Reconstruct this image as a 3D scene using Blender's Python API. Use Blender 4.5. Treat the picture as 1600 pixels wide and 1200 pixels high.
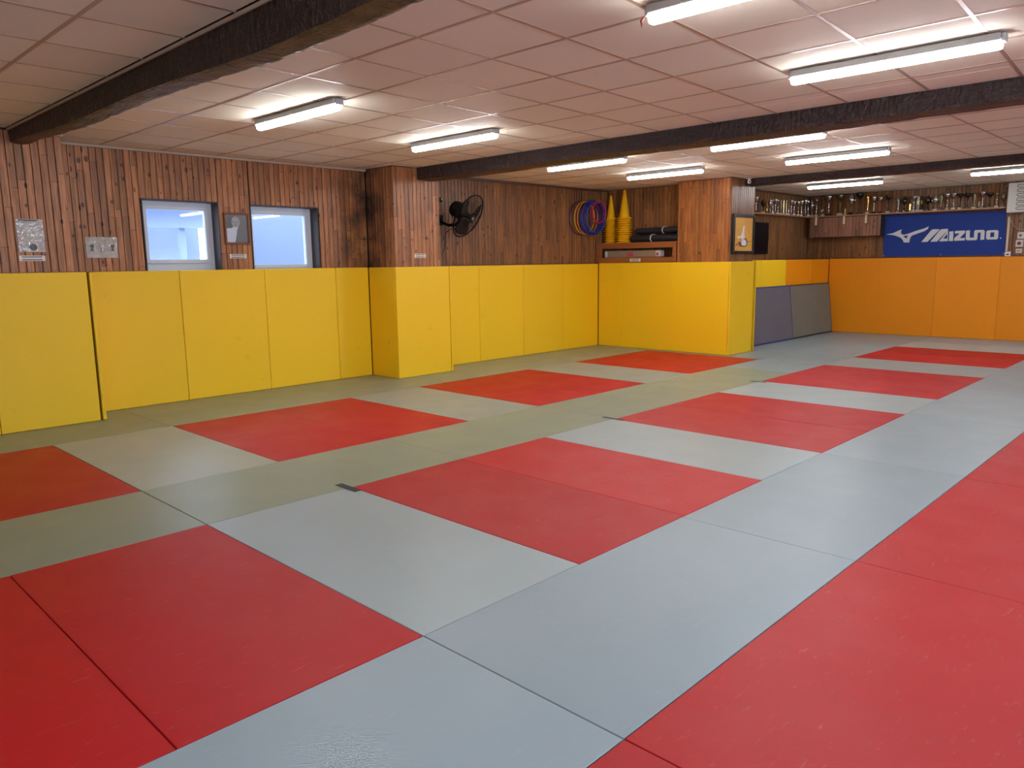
import bpy, bmesh, math, random
from mathutils import Matrix, Vector
from mathutils.geometry import tessellate_polygon
for _o in list(bpy.data.objects): bpy.data.objects.remove(_o)
C = bpy.context.scene.collection
sc = bpy.context.scene
R = random.Random(7)

# ------------------------------------------------------------------ camera
yaw, pit, rol = 0.770733055, -0.158476795, -0.0132860812
cy, sy, cp, sp = math.cos(yaw), math.sin(yaw), math.cos(pit), math.sin(pit)
F = Vector((cp*cy, cp*sy, sp)); Rt = Vector((sy, -cy, 0)); Up = Rt.cross(F)
R2 = Rt*math.cos(rol)+Up*math.sin(rol); U2 = Up*math.cos(rol)-Rt*math.sin(rol)
cd = bpy.data.cameras.new('camera'); cam = bpy.data.objects.new('camera', cd); C.objects.link(cam)
cd.sensor_width = 36; cd.lens = 26.708; cd.clip_start = .05
M = Matrix((R2, U2, -F)).transposed().to_4x4(); M.translation = (-1.8218, -4.2935, 1.5009)
cam.matrix_world = M; sc.camera = cam
# ------------------------------------------------------------------ light and exposure
sc.view_settings.view_transform = 'Standard'
try: sc.view_settings.look = 'None'
except Exception: pass
sc.view_settings.gamma = 1; sc.view_settings.exposure = 0.73
sc.view_settings.use_curve_mapping = False
w = bpy.data.worlds.new('sky'); sc.world = w; w.use_nodes = True
w.node_tree.nodes['Background'].inputs[0].default_value = (.66, .80, 1, 1)
w.node_tree.nodes['Background'].inputs[1].default_value = 7.0
LAMP = 32.0; LAMP_COL = (.94, .96, 1)
sc.cycles.max_bounces = 10; sc.cycles.diffuse_bounces = 6
sc.cycles.sample_clamp_indirect = 6

# ------------------------------------------------------------------ helpers
def lin(c):
    f = lambda v: v/12.92 if v <= .04045 else ((v+.055)/1.055)**2.4
    return tuple(f(x/255) for x in c)+(1,)
def tag(o, label=None, cat=None, group=None, kind=None):
    if label: o['label'] = label
    if cat: o['category'] = cat
    if group: o['group'] = group
    if kind: o['kind'] = kind
    return o
def empty(name, loc=(0,0,0), rz=0):
    o = bpy.data.objects.new(name, None); C.objects.link(o); o.location = loc; o.rotation_euler = (0,0,rz)
    o.empty_display_size = .05
    return o
class MB:
    def __init__(s): s.v=[]; s.f=[]; s.smooth=[]
    def add(s, vs, fs, sm=False, M=None):
        n=len(s.v); s.v += [tuple(M@Vector(v)) if M else tuple(v) for v in vs]
        s.f += [tuple(i+n for i in f) for f in fs]; s.smooth += [sm]*len(fs); return s
    def box(s,x0,x1,y0,y1,z0,z1,M=None):
        v=[(x,y,z) for x in (x0,x1) for y in (y0,y1) for z in (z0,z1)]
        return s.add(v,[(0,1,3,2),(4,6,7,5),(0,4,5,1),(2,3,7,6),(0,2,6,4),(1,5,7,3)],M=M)
    def cbox(s,x0,x1,y0,y1,z0,z1,c=.01,seg=2,M=None):
        bm=bmesh.new(); bmesh.ops.create_cube(bm,size=1)
        for v in bm.verts: v.co=((x0+x1)/2+v.co.x*(x1-x0),(y0+y1)/2+v.co.y*(y1-y0),(z0+z1)/2+v.co.z*(z1-z0))
        bmesh.ops.bevel(bm,geom=bm.edges[:],offset=c,segments=seg,affect='EDGES',profile=.6)
        bm.verts.index_update()
        s.add([v.co[:] for v in bm.verts],[[v.index for v in f.verts] for f in bm.faces],False,M); bm.free(); return s
    def prism(s,poly,z0,z1,c=0,M=None):
        """poly counter-clockwise xy; chamfer c at top z1"""
        n=len(poly); a=[Vector(p) for p in poly]
        rings=[[(p.x,p.y,z0) for p in a]]
        if c:
            off=[]
            for i in range(n):
                d0=(a[i]-a[i-1]).normalized(); d1=(a[(i+1)%n]-a[i]).normalized()
                n0=Vector((-d0.y,d0.x)); n1=Vector((-d1.y,d1.x)); m=(n0+n1)/(1+n0.dot(n1)); off.append(a[i]+m*c)
            zc = z1-c if z1>z0 else z1+c
            rings += [[(p.x,p.y,zc) for p in a],[(p.x,p.y,z1) for p in off]]
        else: rings.append([(p.x,p.y,z1) for p in a])
        v=[p for r in rings for p in r]; f=[]
        for k in range(len(rings)-1):
            for i in range(n): f.append((k*n+i,k*n+(i+1)%n,(k+1)*n+(i+1)%n,(k+1)*n+i))
        t=len(rings)-1
        f.append(tuple(t*n+i for i in range(n))); f.append(tuple(reversed(range(n))))
        if z1<z0: f=[tuple(reversed(q)) for q in f]
        return s.add(v,f,M=M)
    def tube(s,pts,r,seg=8,closed=False,cap=True,M=None,rs=None):
        P=[Vector(p) for p in pts]; n=len(P); v=[]; f=[]; up=None
        for i in range(n):
            a=P[i-1] if (i>0 or closed) else P[i]; b=P[(i+1)%n] if (i<n-1 or closed) else P[i]
            t=(b-a).normalized()
            if up is None:
                up=Vector((0,0,1)) if abs(t.z)<.9 else Vector((1,0,0))
            x=t.cross(up).normalized(); y=x.cross(t).normalized(); up=y
            rr=rs[i] if rs else r
            for k in range(seg):
                q=2*math.pi*k/seg; v.append(P[i]+x*math.cos(q)*rr+y*math.sin(q)*rr)
        for i in range(n if closed else n-1):
            j=(i+1)%n
            for k in range(seg):
                l=(k+1)%seg; f.append((i*seg+k,i*seg+l,j*seg+l,j*seg+k))
        if cap and not closed:
            f.append(tuple(reversed(range(seg)))); f.append(tuple((n-1)*seg+k for k in range(seg)))
        return s.add(v,f,True,M)
    def lathe(s,prof,seg=16,M=None,sm=True,cap=True):
        v=[];f=[];n=len(prof)
        for r,z in prof:
            for k in range(seg):
                a=2*math.pi*k/seg; v.append((r*math.cos(a),r*math.sin(a),z))
        for i in range(n-1):
            for k in range(seg):
                l=(k+1)%seg; f.append((i*seg+k,i*seg+l,(i+1)*seg+l,(i+1)*seg+k))
        if cap and prof[0][0]>1e-4: f.append(tuple(reversed(range(seg))))
        if cap and prof[-1][0]>1e-4: f.append(tuple((n-1)*seg+k for k in range(seg)))
        return s.add(v,f,sm,M)
    def ring(s,r,t,n=32,seg=6,M=None):
        return s.tube([(r*math.cos(2*math.pi*k/n),r*math.sin(2*math.pi*k/n),0) for k in range(n)],t,seg,True,M=M)
    def flat(s,poly3):
        t=tessellate_polygon([[Vector(p) for p in poly3]]); return s.add(poly3,[tuple(q) for q in t])
    def slab(s,poly,ax,v0,v1):
        """extrude a concave outline given in the other two axes from v0 to v1 along axis ax"""
        def mk(p,v):
            return (v,p[0],p[1]) if ax==0 else (p[0],v,p[1])
        n=len(poly); a=[mk(p,v0) for p in poly]+[mk(p,v1) for p in poly]
        t=[tuple(q) for q in tessellate_polygon([[Vector((p[0],p[1],0)) for p in poly]])]
        f=t+[tuple(i+n for i in q) for q in t]+[(i,(i+1)%n,(i+1)%n+n,i+n) for i in range(n)]
        return s.add(a,f)
    def mesh(s,name,mat,norm=True):
        me=bpy.data.meshes.new(name); me.from_pydata(s.v,[],s.f)
        if norm:
            bm=bmesh.new(); bm.from_mesh(me); bmesh.ops.recalc_face_normals(bm,faces=bm.faces); bm.to_mesh(me); bm.free()
        me.polygons.foreach_set('use_smooth', s.smooth if len(me.polygons)==len(s.smooth) else [False]*len(me.polygons))
        if mat: me.materials.append(mat)
        me.update(); return me
    def build(s,name,mat,parent=None,loc=None,rot=None):
        o=bpy.data.objects.new(name,s.mesh(name,mat)); C.objects.link(o)
        if parent: o.parent=parent
        if loc: o.location=loc
        if rot: o.rotation_euler=rot
        return o
def inst(name,me,parent=None,loc=(0,0,0),rot=None):
    o=bpy.data.objects.new(name,me); C.objects.link(o); o.location=loc
    if rot: o.rotation_euler=rot
    if parent: o.parent=parent
    return o
def copy_tree(o,parent=None):
    c=o.copy(); C.objects.link(c); c.parent=parent
    for ch in [x for x in C.objects if x.parent==o]: copy_tree(ch,c)
    return c

# ------------------------------------------------------------------ materials
class NT:
    def __init__(s,name,base=(.5,.5,.5,1),rough=.5,**kw):
        s.m=bpy.data.materials.new(name); s.m.use_nodes=True; s.n=s.m.node_tree.nodes; s.l=s.m.node_tree.links
        s.b=s.n['Principled BSDF']; s.b.inputs['Base Color'].default_value=base; s.b.inputs['Roughness'].default_value=rough
        for k,v in kw.items(): s.b.inputs[k.replace('_',' ')].default_value=v
    def node(s,t,**kw):
        x=s.n.new('ShaderNode'+t)
        for k,v in kw.items():
            if k.startswith('i_'):
                key=k[2:].replace('_',' '); x.inputs[int(key) if key.isdigit() else key].default_value=v
            else: setattr(x,k,v)
        return x
    def link(s,a,b): s.l.new(a,b)
    def math(s,op,a,b=None,c=None,clamp=False):
        x=s.node('Math',operation=op,use_clamp=clamp)
        for i,q in enumerate((a,b,c)):
            if q is None: continue
            if isinstance(q,(int,float)): x.inputs[i].default_value=q
            else: s.link(q,x.inputs[i])
        return x.outputs[0]
    def xyz(s,a,b,c):
        x=s.node('CombineXYZ')
        for i,q in enumerate((a,b,c)):
            if isinstance(q,(int,float)): x.inputs[i].default_value=q
            else: s.link(q,x.inputs[i])
        return x.outputs[0]
    def mix(s,fac,a,b,blend='MIX'):
        x=s.node('Mix',data_type='RGBA',blend_type=blend)
        for i,q in ((0,fac),(6,a),(7,b)):
            if isinstance(q,(int,float,tuple)): x.inputs[i].default_value=q
            else: s.link(q,x.inputs[i])
        return x.outputs[2]
    def ramp(s,fac,*st):
        x=s.node('ValToRGB'); e=x.color_ramp.elements
        while len(e)<len(st): e.new(.5)
        for i,(p,c) in enumerate(st): e[i].position=p; e[i].color=c if len(c)==4 else tuple(c)+(1,)
        s.link(fac,x.inputs[0]); return x.outputs[0]
    def noise(s,vec,scale=5,detail=4,rough=.5):
        x=s.node('TexNoise',i_Scale=scale,i_Detail=detail,i_Roughness=rough)
        if vec is not None: s.link(vec,x.inputs['Vector'])
        return x.outputs['Fac']
    def pos(s):
        return s.node('NewGeometry').outputs['Position']
    def sep(s,v):
        x=s.node('SeparateXYZ'); s.link(v,x.inputs[0]); return x.outputs
    def bump(s,h,strength=.3,dist=.01):
        x=s.node('Bump',i_Strength=strength,i_Distance=dist); s.link(h,x.inputs['Height']); s.link(x.outputs[0],s.b.inputs['Normal'])
    def col(s,c): s.link(c,s.b.inputs['Base Color'])
    def rgh(s,c): s.link(c,s.b.inputs['Roughness'])
def plain(name,rgb,rough=.5,metal=0,**kw):
    return NT(name,lin(rgb),rough,Metallic=metal,**kw).m

def mat_tatami(name,rgb,rgb2,rough=.42):
    t=NT(name,lin(rgb),rough,Specular_IOR_Level=.40); p=t.pos()
    oi=t.node('ObjectInfo').outputs['Random']
    big=t.noise(p,1.6,4,.6)
    c=t.mix(big,lin(rgb),lin(rgb2))
    hv=t.math('MULTIPLY_ADD',oi,.16,.92)
    c2=t.mix(1.0,c,t.xyz(hv,hv,hv),'MULTIPLY')
    # light scuffs
    q=t.sep(p); v=t.xyz(t.math('MULTIPLY',q[0],1),t.math('MULTIPLY',q[1],4),0)
    sc_=t.noise(v,9,5,.7); s2=t.ramp(sc_,(.60,(0,0,0)),(.74,(1,1,1)))
    c3=t.mix(t.math('MULTIPLY',s2,.12),c2,(.75,.72,.68,1)); t.col(c3)
    wv=t.node('TexWave',wave_type='BANDS',bands_direction='DIAGONAL',i_Scale=42.0,i_Distortion=1.2,i_Detail=1.0); t.link(p,wv.inputs['Vector'])
    fine=t.noise(p,170,2,.6); med=t.noise(p,7,3)
    h=t.math('ADD',t.math('MULTIPLY',wv.outputs['Fac'],.35),t.math('ADD',t.math('MULTIPLY',fine,.8),t.math('MULTIPLY',med,.9)))
    t.bump(h,.20,.003)
    t.rgh(t.math('MULTIPLY_ADD',t.noise(p,3,3),.22,rough-.11)); return t.m
RED=mat_tatami('red_tatami_vinyl',(182,15,22),(187,22,27),.50)
GREY=mat_tatami('grey_tatami_vinyl',(149,165,169),(155,170,173),.38)
GREYB=mat_tatami('grey_tatami_vinyl_worn',(158,172,171),(166,178,176),.35)

GREYO=mat_tatami('grey_tatami_vinyl_olive',(136,144,122),(143,151,128),.38)
GREYP=mat_tatami('grey_tatami_vinyl_pale_olive',(154,160,146),(161,167,152),.38)
def mat_pad(name,a,b):
    t=NT(name,lin(a),.5,Specular_IOR_Level=.35); p=t.pos(); q=t.sep(p)
    n=t.noise(p,2.2,4,.6); c=t.mix(n,lin(a),lin(b))
    oi=t.node('ObjectInfo').outputs['Random']; hv=t.math('MULTIPLY_ADD',oi,.09,.95)
    c=t.mix(1.0,c,t.xyz(hv,hv,t.math('MULTIPLY',hv,1)),'MULTIPLY')
    g=t.noise(p,5,5,.7); c=t.mix(t.math('MULTIPLY',t.ramp(g,(.62,(0,0,0)),(.8,(1,1,1))),.22),c,lin((120,105,60)))
    t.col(c); h=t.math('ADD',t.noise(p,4,3),t.math('MULTIPLY',t.noise(p,260,2),.04)); t.bump(h,.35,.02); return t.m
YEL=mat_pad('yellow_pad_vinyl',(246,194,6),(244,196,36))
ORA=mat_pad('orange_pad_vinyl',(240,146,2),(236,138,4))

PW=.066
def mat_wood(name,light,mid,dark,soot=False):
    t=NT(name,lin(mid),.42,Specular_IOR_Level=.4); q=t.sep(t.pos())
    u=t.math('ADD',q[0],q[1]); ix=t.math('FLOOR',t.math('DIVIDE',u,PW))
    wn=t.node('TexWhiteNoise',noise_dimensions='1D'); t.link(ix,wn.inputs['W'])
    r1=wn.outputs['Value']
    seg=t.math('FLOOR',t.math('MULTIPLY_ADD',q[2],.95,t.math('MULTIPLY',r1,13)))
    wn2=t.node('TexWhiteNoise',noise_dimensions='2D'); t.link(t.xyz(ix,seg,0),wn2.inputs['Vector']); r2=wn2.outputs['Value']
    gv=t.xyz(t.math('MULTIPLY',u,26),t.math('MULTIPLY',r2,40),t.math('MULTIPLY',q[2],1.5))
    g=t.noise(gv,2.2,5,.62)
    c=t.ramp(g,(.28,lin(dark)),(.5,lin(mid)),(.72,lin(light)))
    hv=t.math('MULTIPLY_ADD',r2,.62,.66); c=t.mix(1.0,c,t.xyz(hv,hv,hv),'MULTIPLY')
    vo=t.node('TexVoronoi',feature='F1',i_Scale=1.0); t.link(t.xyz(t.math('MULTIPLY',u,11),t.math('MULTIPLY',r2,7),t.math('MULTIPLY',q[2],7)),vo.inputs['Vector'])
    cs=t.sep(vo.outputs['Color'])
    rad=t.math('MULTIPLY_ADD',cs[1],.17,.05)
    k=t.math('LESS_THAN',vo.outputs['Distance'],rad)
    k=t.math('MULTIPLY',k,t.math('GREATER_THAN',cs[0],.30))
    c=t.mix(t.math('MULTIPLY',k,.8),c,lin((34,17,12)))
    # end joints of the boards
    fr=t.math('FRACT',t.math('MULTIPLY_ADD',q[2],.95,t.math('MULTIPLY',r1,13)))
    c=t.mix(t.math('MULTIPLY',t.math('LESS_THAN',fr,.0045),.75),c,lin((30,16,12)))
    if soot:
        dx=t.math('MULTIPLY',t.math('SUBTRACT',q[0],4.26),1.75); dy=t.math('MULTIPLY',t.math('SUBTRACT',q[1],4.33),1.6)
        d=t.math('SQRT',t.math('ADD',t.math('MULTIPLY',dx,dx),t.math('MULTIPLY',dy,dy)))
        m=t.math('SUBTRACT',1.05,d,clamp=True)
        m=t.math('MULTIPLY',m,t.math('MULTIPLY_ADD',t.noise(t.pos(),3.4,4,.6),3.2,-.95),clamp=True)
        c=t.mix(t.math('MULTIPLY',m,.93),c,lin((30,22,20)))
    t.col(c); t.bump(t.math('ADD',g,t.math('MULTIPLY',k,-.4)),.25,.004); return t.m
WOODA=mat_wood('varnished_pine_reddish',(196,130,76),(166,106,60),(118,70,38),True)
WOODB=mat_wood('varnished_pine_brown',(160,108,56),(130,82,40),(92,54,26))
WOODC=mat_wood('varnished_pine_orange',(188,122,60),(164,98,44),(118,66,28))
def mat_plainwood(name,a,b,sc=(30,30,3)):
    t=NT(name,lin(a),.5); q=t.node('TexCoord').outputs['Object']; mp=t.node('Mapping'); mp.inputs['Scale'].default_value=sc; t.link(q,mp.inputs[0])
    n=t.noise(mp.outputs[0],1,4,.6); t.col(t.mix(n,lin(a),lin(b))); t.bump(n,.3,.003); return t.m
SHELF=mat_plainwood('shelf_pine',(122,66,28),(172,102,50),(30,3,30))
SHELF2=mat_plainwood('trophy_shelf_pine',(150,98,58),(186,130,84),(10,10,30))
FRAMEW=mat_plainwood('brown_picture_frame_wood',(96,50,22),(140,78,38),(20,20,20))
REVEAL=mat_plainwood('dark_window_lining',(40,34,34),(74,54,44),(20,20,6))
TRIMW=mat_plainwood('brown_trim_wood',(74,42,24),(104,62,36),(20,20,20))

def mat_beam(name,a,b,under=None):
    t=NT(name,lin(a),.48,Specular_IOR_Level=.5); p=t.pos(); q=t.sep(p)
    v=t.xyz(t.math('MULTIPLY',q[0],14),t.math('MULTIPLY',q[1],2.2),t.math('MULTIPLY',q[2],14)); n=t.noise(v,1.6,6,.65)
    c=t.ramp(n,(.3,lin(a)),(.7,lin(b)))
    if under:
        nz=t.sep(t.node('NewGeometry').outputs['Normal'])[2]
        dn=t.math('GREATER_THAN',t.math('MULTIPLY',nz,-1),.45)
        c=t.mix(t.math('MULTIPLY',dn,t.ramp(t.noise(p,6,5,.7),(.35,(.15,.15,.15)),(.6,(1,1,1)))),c,lin(under))
    t.col(c)
    ad=t.noise(t.xyz(t.math('MULTIPLY',q[0],5),t.math('MULTIPLY',q[1],16),t.math('MULTIPLY',q[2],9)),1.4,3,.6)
    t.bump(t.math('ADD',n,t.math('MULTIPLY',ad,2.2)),1.0,.03); return t.m
BEAM1=mat_beam('mossy_dark_timber',(44,30,24),(64,46,36),(108,82,40))
BEAM2=mat_beam('dark_stained_timber',(42,28,26),(66,48,44),(90,56,32))

def mat_tile():
    t=NT('mineral_tile',lin((232,224,214)),.75,Specular_IOR_Level=.2); p=t.pos()
    oi=t.node('ObjectInfo').outputs['Random']; hv=t.math('MULTIPLY_ADD',oi,.07,.95)
    c=t.mix(t.noise(p,1.2,3),lin((232,224,202)),lin((238,230,210))); t.col(t.mix(1.0,c,t.xyz(hv,hv,hv),'MULTIPLY'))
    t.bump(t.noise(p,160,3,.7),.15,.002); return t.m
TILE=mat_tile()
BAR=plain('ceiling_grid_metal',(176,152,134),.38,.15)
WHITE=plain('white_painted',(225,218,210),.5); LAMPH=plain('lamp_housing_grey',(168,164,160),.4)
PVC=plain('white_pvc',(214,214,216),.35)
BLACK=plain('black_plastic',(9,8,9),.6,0,Specular_IOR_Level=.3); DARK=plain('dark_frame',(22,14,12),.35)
t=NT('tape_black_rubber',lin((36,38,40)),.55); TAPE=t.m
t=NT('lamp_diffuser',(1,1,1,1),.5,Emission_Strength=LAMP); t.b.inputs['Emission Color'].default_value=LAMP_COL+(1,); DIFF=t.m
SILVER=plain('trophy_silver',(205,200,195),.16,1); GOLD=plain('trophy_gold',(214,168,92),.2,1)
SMOKE=plain('trophy_dark_metal',(70,64,58),.22,.9); MARB=plain('trophy_marble',(200,188,172),.3); BMARB=plain('trophy_black_base',(24,22,22),.25)
YMET=plain('trophy_bronze_green',(128,118,84),.25,.8); REDP=plain('trophy_red',(170,40,36),.3); CREAM=plain('trophy_cream',(222,196,140),.4)
CONE=NT('yellow_cone_plastic',lin((246,186,10)),.45,Subsurface_Weight=0.0).m
def mat_glass():
    m=bpy.data.materials.new('window_glass'); m.use_nodes=True; n=m.node_tree.nodes; l=m.node_tree.links; n.clear()
    o=n.new('ShaderNodeOutputMaterial'); mx=n.new('ShaderNodeMixShader'); tr=n.new('ShaderNodeBsdfTransparent'); gl=n.new('ShaderNodeBsdfGlossy'); fr=n.new('ShaderNodeFresnel')
    fr.inputs[0].default_value=1.55; gl.inputs['Roughness'].default_value=.02; tr.inputs[0].default_value=(.9,.95,1,1)
    a=n.new('ShaderNodeMath'); a.operation='MULTIPLY'; a.inputs[1].default_value=.45; l.new(fr.outputs[0],a.inputs[0])
    l.new(a.outputs[0],mx.inputs[0]); l.new(tr.outputs[0],mx.inputs[1]); l.new(gl.outputs[0],mx.inputs[2]); l.new(mx.outputs[0],o.inputs[0]); return m
GLASS=mat_glass()

# ================================================================== STRUCTURE
ZC={0:2.742,1:2.740,2:2.750,3:2.775}
def struct(name,mb,mat,parent=None):
    o=mb.build(name,mat,parent)
    if not parent: o['kind']='structure'
    return o
floor=struct('floor',MB().box(-6,14.3,-8,4.6,-.12,-.042),plain('concrete_floor',(110,108,104),.8))
PLASTER=plain('wall_plaster',(214,204,190),.8)
# hidden sides of the room
struct('wall_back',MB().box(-6.2,-6,-8.2,4.6,-.1,3),PLASTER)
m=MB().box(-6.2,14.5,-8.2,-8,-.1,.85).box(-6.2,14.5,-8.2,-8,2.45,3); WX=[(-5.8,-2.6),(-2.4,.8),(1.0,3.8),(11.0,14.0)]
xe=-6.2
for a,b in WX: m.box(xe,a,-8.2,-8,.85,2.45); xe=b
m.box(xe,14.5,-8.2,-8,.85,2.45); struct('wall_right',m,PLASTER)
RW=[]
for k,(a,b) in enumerate(WX): RW.append((k+3,a,b))
struct('floor',MB().box(-12,20,-16,-8.25,-.2,-.1),plain('terrace_concrete',(190,190,188),.9))
# backing of the panelled walls (planks stand 12 mm proud)
PT=.014
def plank_mesh(h,wd=PW-.004,th=PT):
    c=.004
    key=('plank',round(h,3),round(wd,3))
    if key not in CACHE:
        prof=[(0,0),(wd,0),(wd,-th+c),(wd-c,-th),(c,-th),(0,-th+c)]
        CACHE[key]=prof
    return CACHE[key]
CACHE={}; PM={}
def plank(wall,mat,axis,u0,u1,face,sgn,z0,z1,single=None):
    """one board: axis 'x' runs along x at y=face (front towards sgn*y); axis 'y' along y at x=face"""
    c=.0035; th=PT; wd=u1-u0
    key=(axis,round(wd,4),round(z1-z0,3),sgn,mat.name)
    prof=[(0,0),(wd,0),(wd,sgn*(th-c)),(wd-c,sgn*th),(c,sgn*th),(0,sgn*(th-c))]
    P=[(a,b) if axis=='x' else (b,a) for a,b in prof]
    def make(m,ox=0,oy=0,oz=0):
        n=6; v=[(p[0]+ox,p[1]+oy,oz) for p in P]+[(p[0]+ox,p[1]+oy,oz+z1-z0) for p in P]
        m.add(v,[(i,(i+1)%n,(i+1)%n+n,i+n) for i in range(n)]+[tuple(range(n)),tuple(range(n,2*n))])
    loc=(u0,face,z0) if axis=='x' else (face,u0,z0)
    if single is not None: make(single,*loc); return
    if key not in PM:
        m=MB(); make(m); PM[key]=m.mesh('plank',mat)
    inst('plank',PM[key],wall,loc)
def panel(wall,mat,axis,a,b,face,sgn,z0,z1,holes=(),joined=False):
    """boards from a to b; board joints fall where x+y is a multiple of PW"""
    single=MB() if joined else None
    k=math.floor((a+face)/PW)
    while k*PW-face<b:
        u0=max(a,k*PW-face)+.0022; u1=min(b,(k+1)*PW-face)-.0022; k+=1
        if u1-u0<.012: continue
        segs=[(z0,z1)]
        for (ha,hb,hz0,hz1) in holes:
            if u1>ha+.002 and u0<hb-.002:
                if u0<ha and ha-u0>.015: u1=ha-.001
                elif u1>hb and u1-hb>.015: u0=hb+.001
                elif u0>=ha-.016 and u1<=hb+.016: segs=[(z0,hz0),(hz1,z1)]
        for s0,s1 in segs:
            if s1-s0>.02: plank(wall,mat,axis,u0,u1,face,sgn,s0,s1,single)
    if joined:
        o=single.build('plank_cladding',mat,wall); o['kind']='stuff'
DK=plain('dark_backing',(34,18,12),.8)
ZT=2.79
# W1
w1=struct('wall_left',MB().box(-6,.57-PT,3.85+PT,4.65,-.1,ZT),DK)
panel(w1,WOODA,'x',-1.3,.57,3.85+PT,-1,1.38,ZC[0]-.012)
# W2 with window holes
W=[(1.405,2.262,1.44,2.232),(2.640,3.560,1.44,2.222)]
b=MB(); y0,y1=4.33+PT,4.65
b.box(.57-PT,4.31+.0,y0,y1,-.1,1.44); b.box(.57-PT,4.31,y0,y1,2.232,ZT)
b.box(.57-PT,1.405,y0,y1,1.44,2.232); b.box(2.262,2.640,y0,y1,1.44,2.232); b.box(3.560,4.31,y0,y1,1.44,2.232)
b.box(2.640,3.56,y0,y1,2.222,2.232)
w2=struct('wall_left',b,DK)
panel(w2,WOODA,'x',.57,4.31,4.33+PT,-1,1.38,ZC[1]-.012,W)
# column 1
w3=struct('wall_left',MB().box(4.31+PT,5.08-PT,3.74+PT,4.65,-.1,ZT),DK)
panel(w3,WOODA,'y',3.74,4.33,4.31+PT,-1,1.38,ZC[1]-.004)
panel(w3,WOODA,'x',4.31,5.08,3.74+PT,-1,1.38,ZC[1]-.004)
panel(w3,WOODB,'y',3.74,4.22,5.08-PT,1,1.38,ZC[1]-.004,joined=True)
# W3
w4=struct('wall_left',MB().box(5.08-PT,9.56,4.22+PT,4.65,-.1,ZT),DK)
panel(w4,WOODB,'x',5.08,9.50,4.22+PT,-1,1.38,ZC[2]-.016,joined=True)
# niche wall + wide pier
w5=struct('wall_far',MB().box(9.18,9.95,1.62,4.234,-.1,1.455).box(9.51,9.95,2.56,4.234,1.455,ZT).box(9.17+PT,9.95-PT,1.62+PT,2.56-PT,1.455,ZT),DK)
panel(w5,WOODB,'y',2.56,4.22,9.51,-1,1.46,ZC[2]-.004,joined=True)
panel(w5,WOODC,'y',1.62,2.56,9.17+PT,-1,1.38,ZC[2]-.004,joined=True)
panel(w5,WOODB,'x',9.17,9.95,1.62+PT,-1,1.38,ZC[2]-.004,joined=True)
panel(w5,WOODB,'x',9.17,9.50,2.56-PT,1,1.83,ZC[2]-.004,joined=True)
panel(w5,WOODB,'y',1.62,2.5,9.95-PT,1,1.38,ZC[2],joined=True)
# recess and end wall
w6=struct('wall_left',MB().box(9.95,14.3,2.52+PT,4.65,-.1,ZT+.03),DK)
panel(w6,WOODB,'x',9.96,14.15,2.52+PT,-1,1.44,ZC[3]-.004,joined=True)
w7=struct('wall_end',MB().box(14.15+PT,14.5,-8,2.53,-.1,ZT+.03),DK)
panel(w7,WOODB,'y',-3.6,2.52,14.15+PT,-1,1.38,ZC[3]-.004,joined=True)
# low ledge behind the pads in the recess
struct('trim_1',MB().box(9.96,14.14,2.075,2.515,-.04,1.452),DK)

# ---- trims at wall heads and over the pads
CREAMT=plain('cream_edge_trim',(186,160,136),.5)
def trim(n,mb,mat): struct('trim_%d'%n,mb,mat)
trim(2,MB().box(.58,4.30,4.298,4.328,2.716,2.739),CREAMT)
trim(3,MB().box(.3,.566,3.822,3.848,2.716,2.739),CREAMT)
trim(4,MB().box(5.09,9.16,4.185,4.218,2.715,2.749),TRIMW)
trim(5,MB().box(9.975,14.12,2.49,2.518,2.745,2.774),TRIMW)
trim(6,MB().box(.118,.129,-7.9,3.84,2.722,2.741),CREAMT)
trim(7,MB().box(-1.3,.56,3.832,3.849,1.455,1.472),TRIMW)
trim(8,MB().box(.6,1.4,4.31,4.329,1.455,1.468),TRIMW)
trim(9,MB().box(5.10,9.1,4.195,4.219,1.45,1.475),TRIMW)
trim(10,MB().box(14.128,14.149,-3.6,2.0,1.495,1.515),TRIMW)

# ---- windows
for i,(a,bb,z0,z1) in enumerate(W):
    root=empty('window_%d'%(i+1),((a+bb)/2,4.45,z0)); root['kind']='structure'
    ox=-(a+bb)/2; oy=-4.45; oz=-z0
    T=Matrix.Translation((ox,oy,oz))
    g=.002
    # lining boards
    MB().box(bb-.014,bb-g,4.325,4.487,z0+g,z1-g,T).box(a+g,a+.014,4.325,4.487,z0+g,z1-g,T).box(a+.014,bb-.014,4.325,4.487,z1-.014,z1-g,T).build('lining',REVEAL,root)
    m=MB(); xs0,xs1=a+.015,bb-.015; ft=.045; zt=z1-.015; zb=z0+.002
    gb = 1.575 if i==0 else 1.505
    m.box(xs0,xs0+ft,4.49,4.56,zb,zt,T).box(xs1-ft,xs1,4.49,4.56,zb,zt,T).box(xs0+ft,xs1-ft,4.49,4.56,zt-ft+.005,zt,T).box(xs0+ft,xs1-ft,4.49,4.56,zb,zb+.045,T)
    m.build('window_frame',PVC,root)
    s=.045; x0,x1=xs0+ft,xs1-ft; q0,q1=gb-.035,zt-ft+.005
    sash=MB()
    for bx in ((x0,x0+s,q0,q1),(x1-s,x1,q0,q1),(x0+s,x1-s,q1-s,q1),(x0+s,x1-s,q0,q0+s)):
        sash.cbox(bx[0],bx[1],4.475,4.535,bx[2],bx[3],.005,1,T)
    if q0>zb+.05: sash.box(x0,x1,4.50,4.54,zb+.045,q0,T)
    sash.build('sash',PVC,root)
    MB().box(x0+s,x1-s,4.505,4.511,q0+s,q1-s,T).build('pane',GLASS,root)
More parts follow.
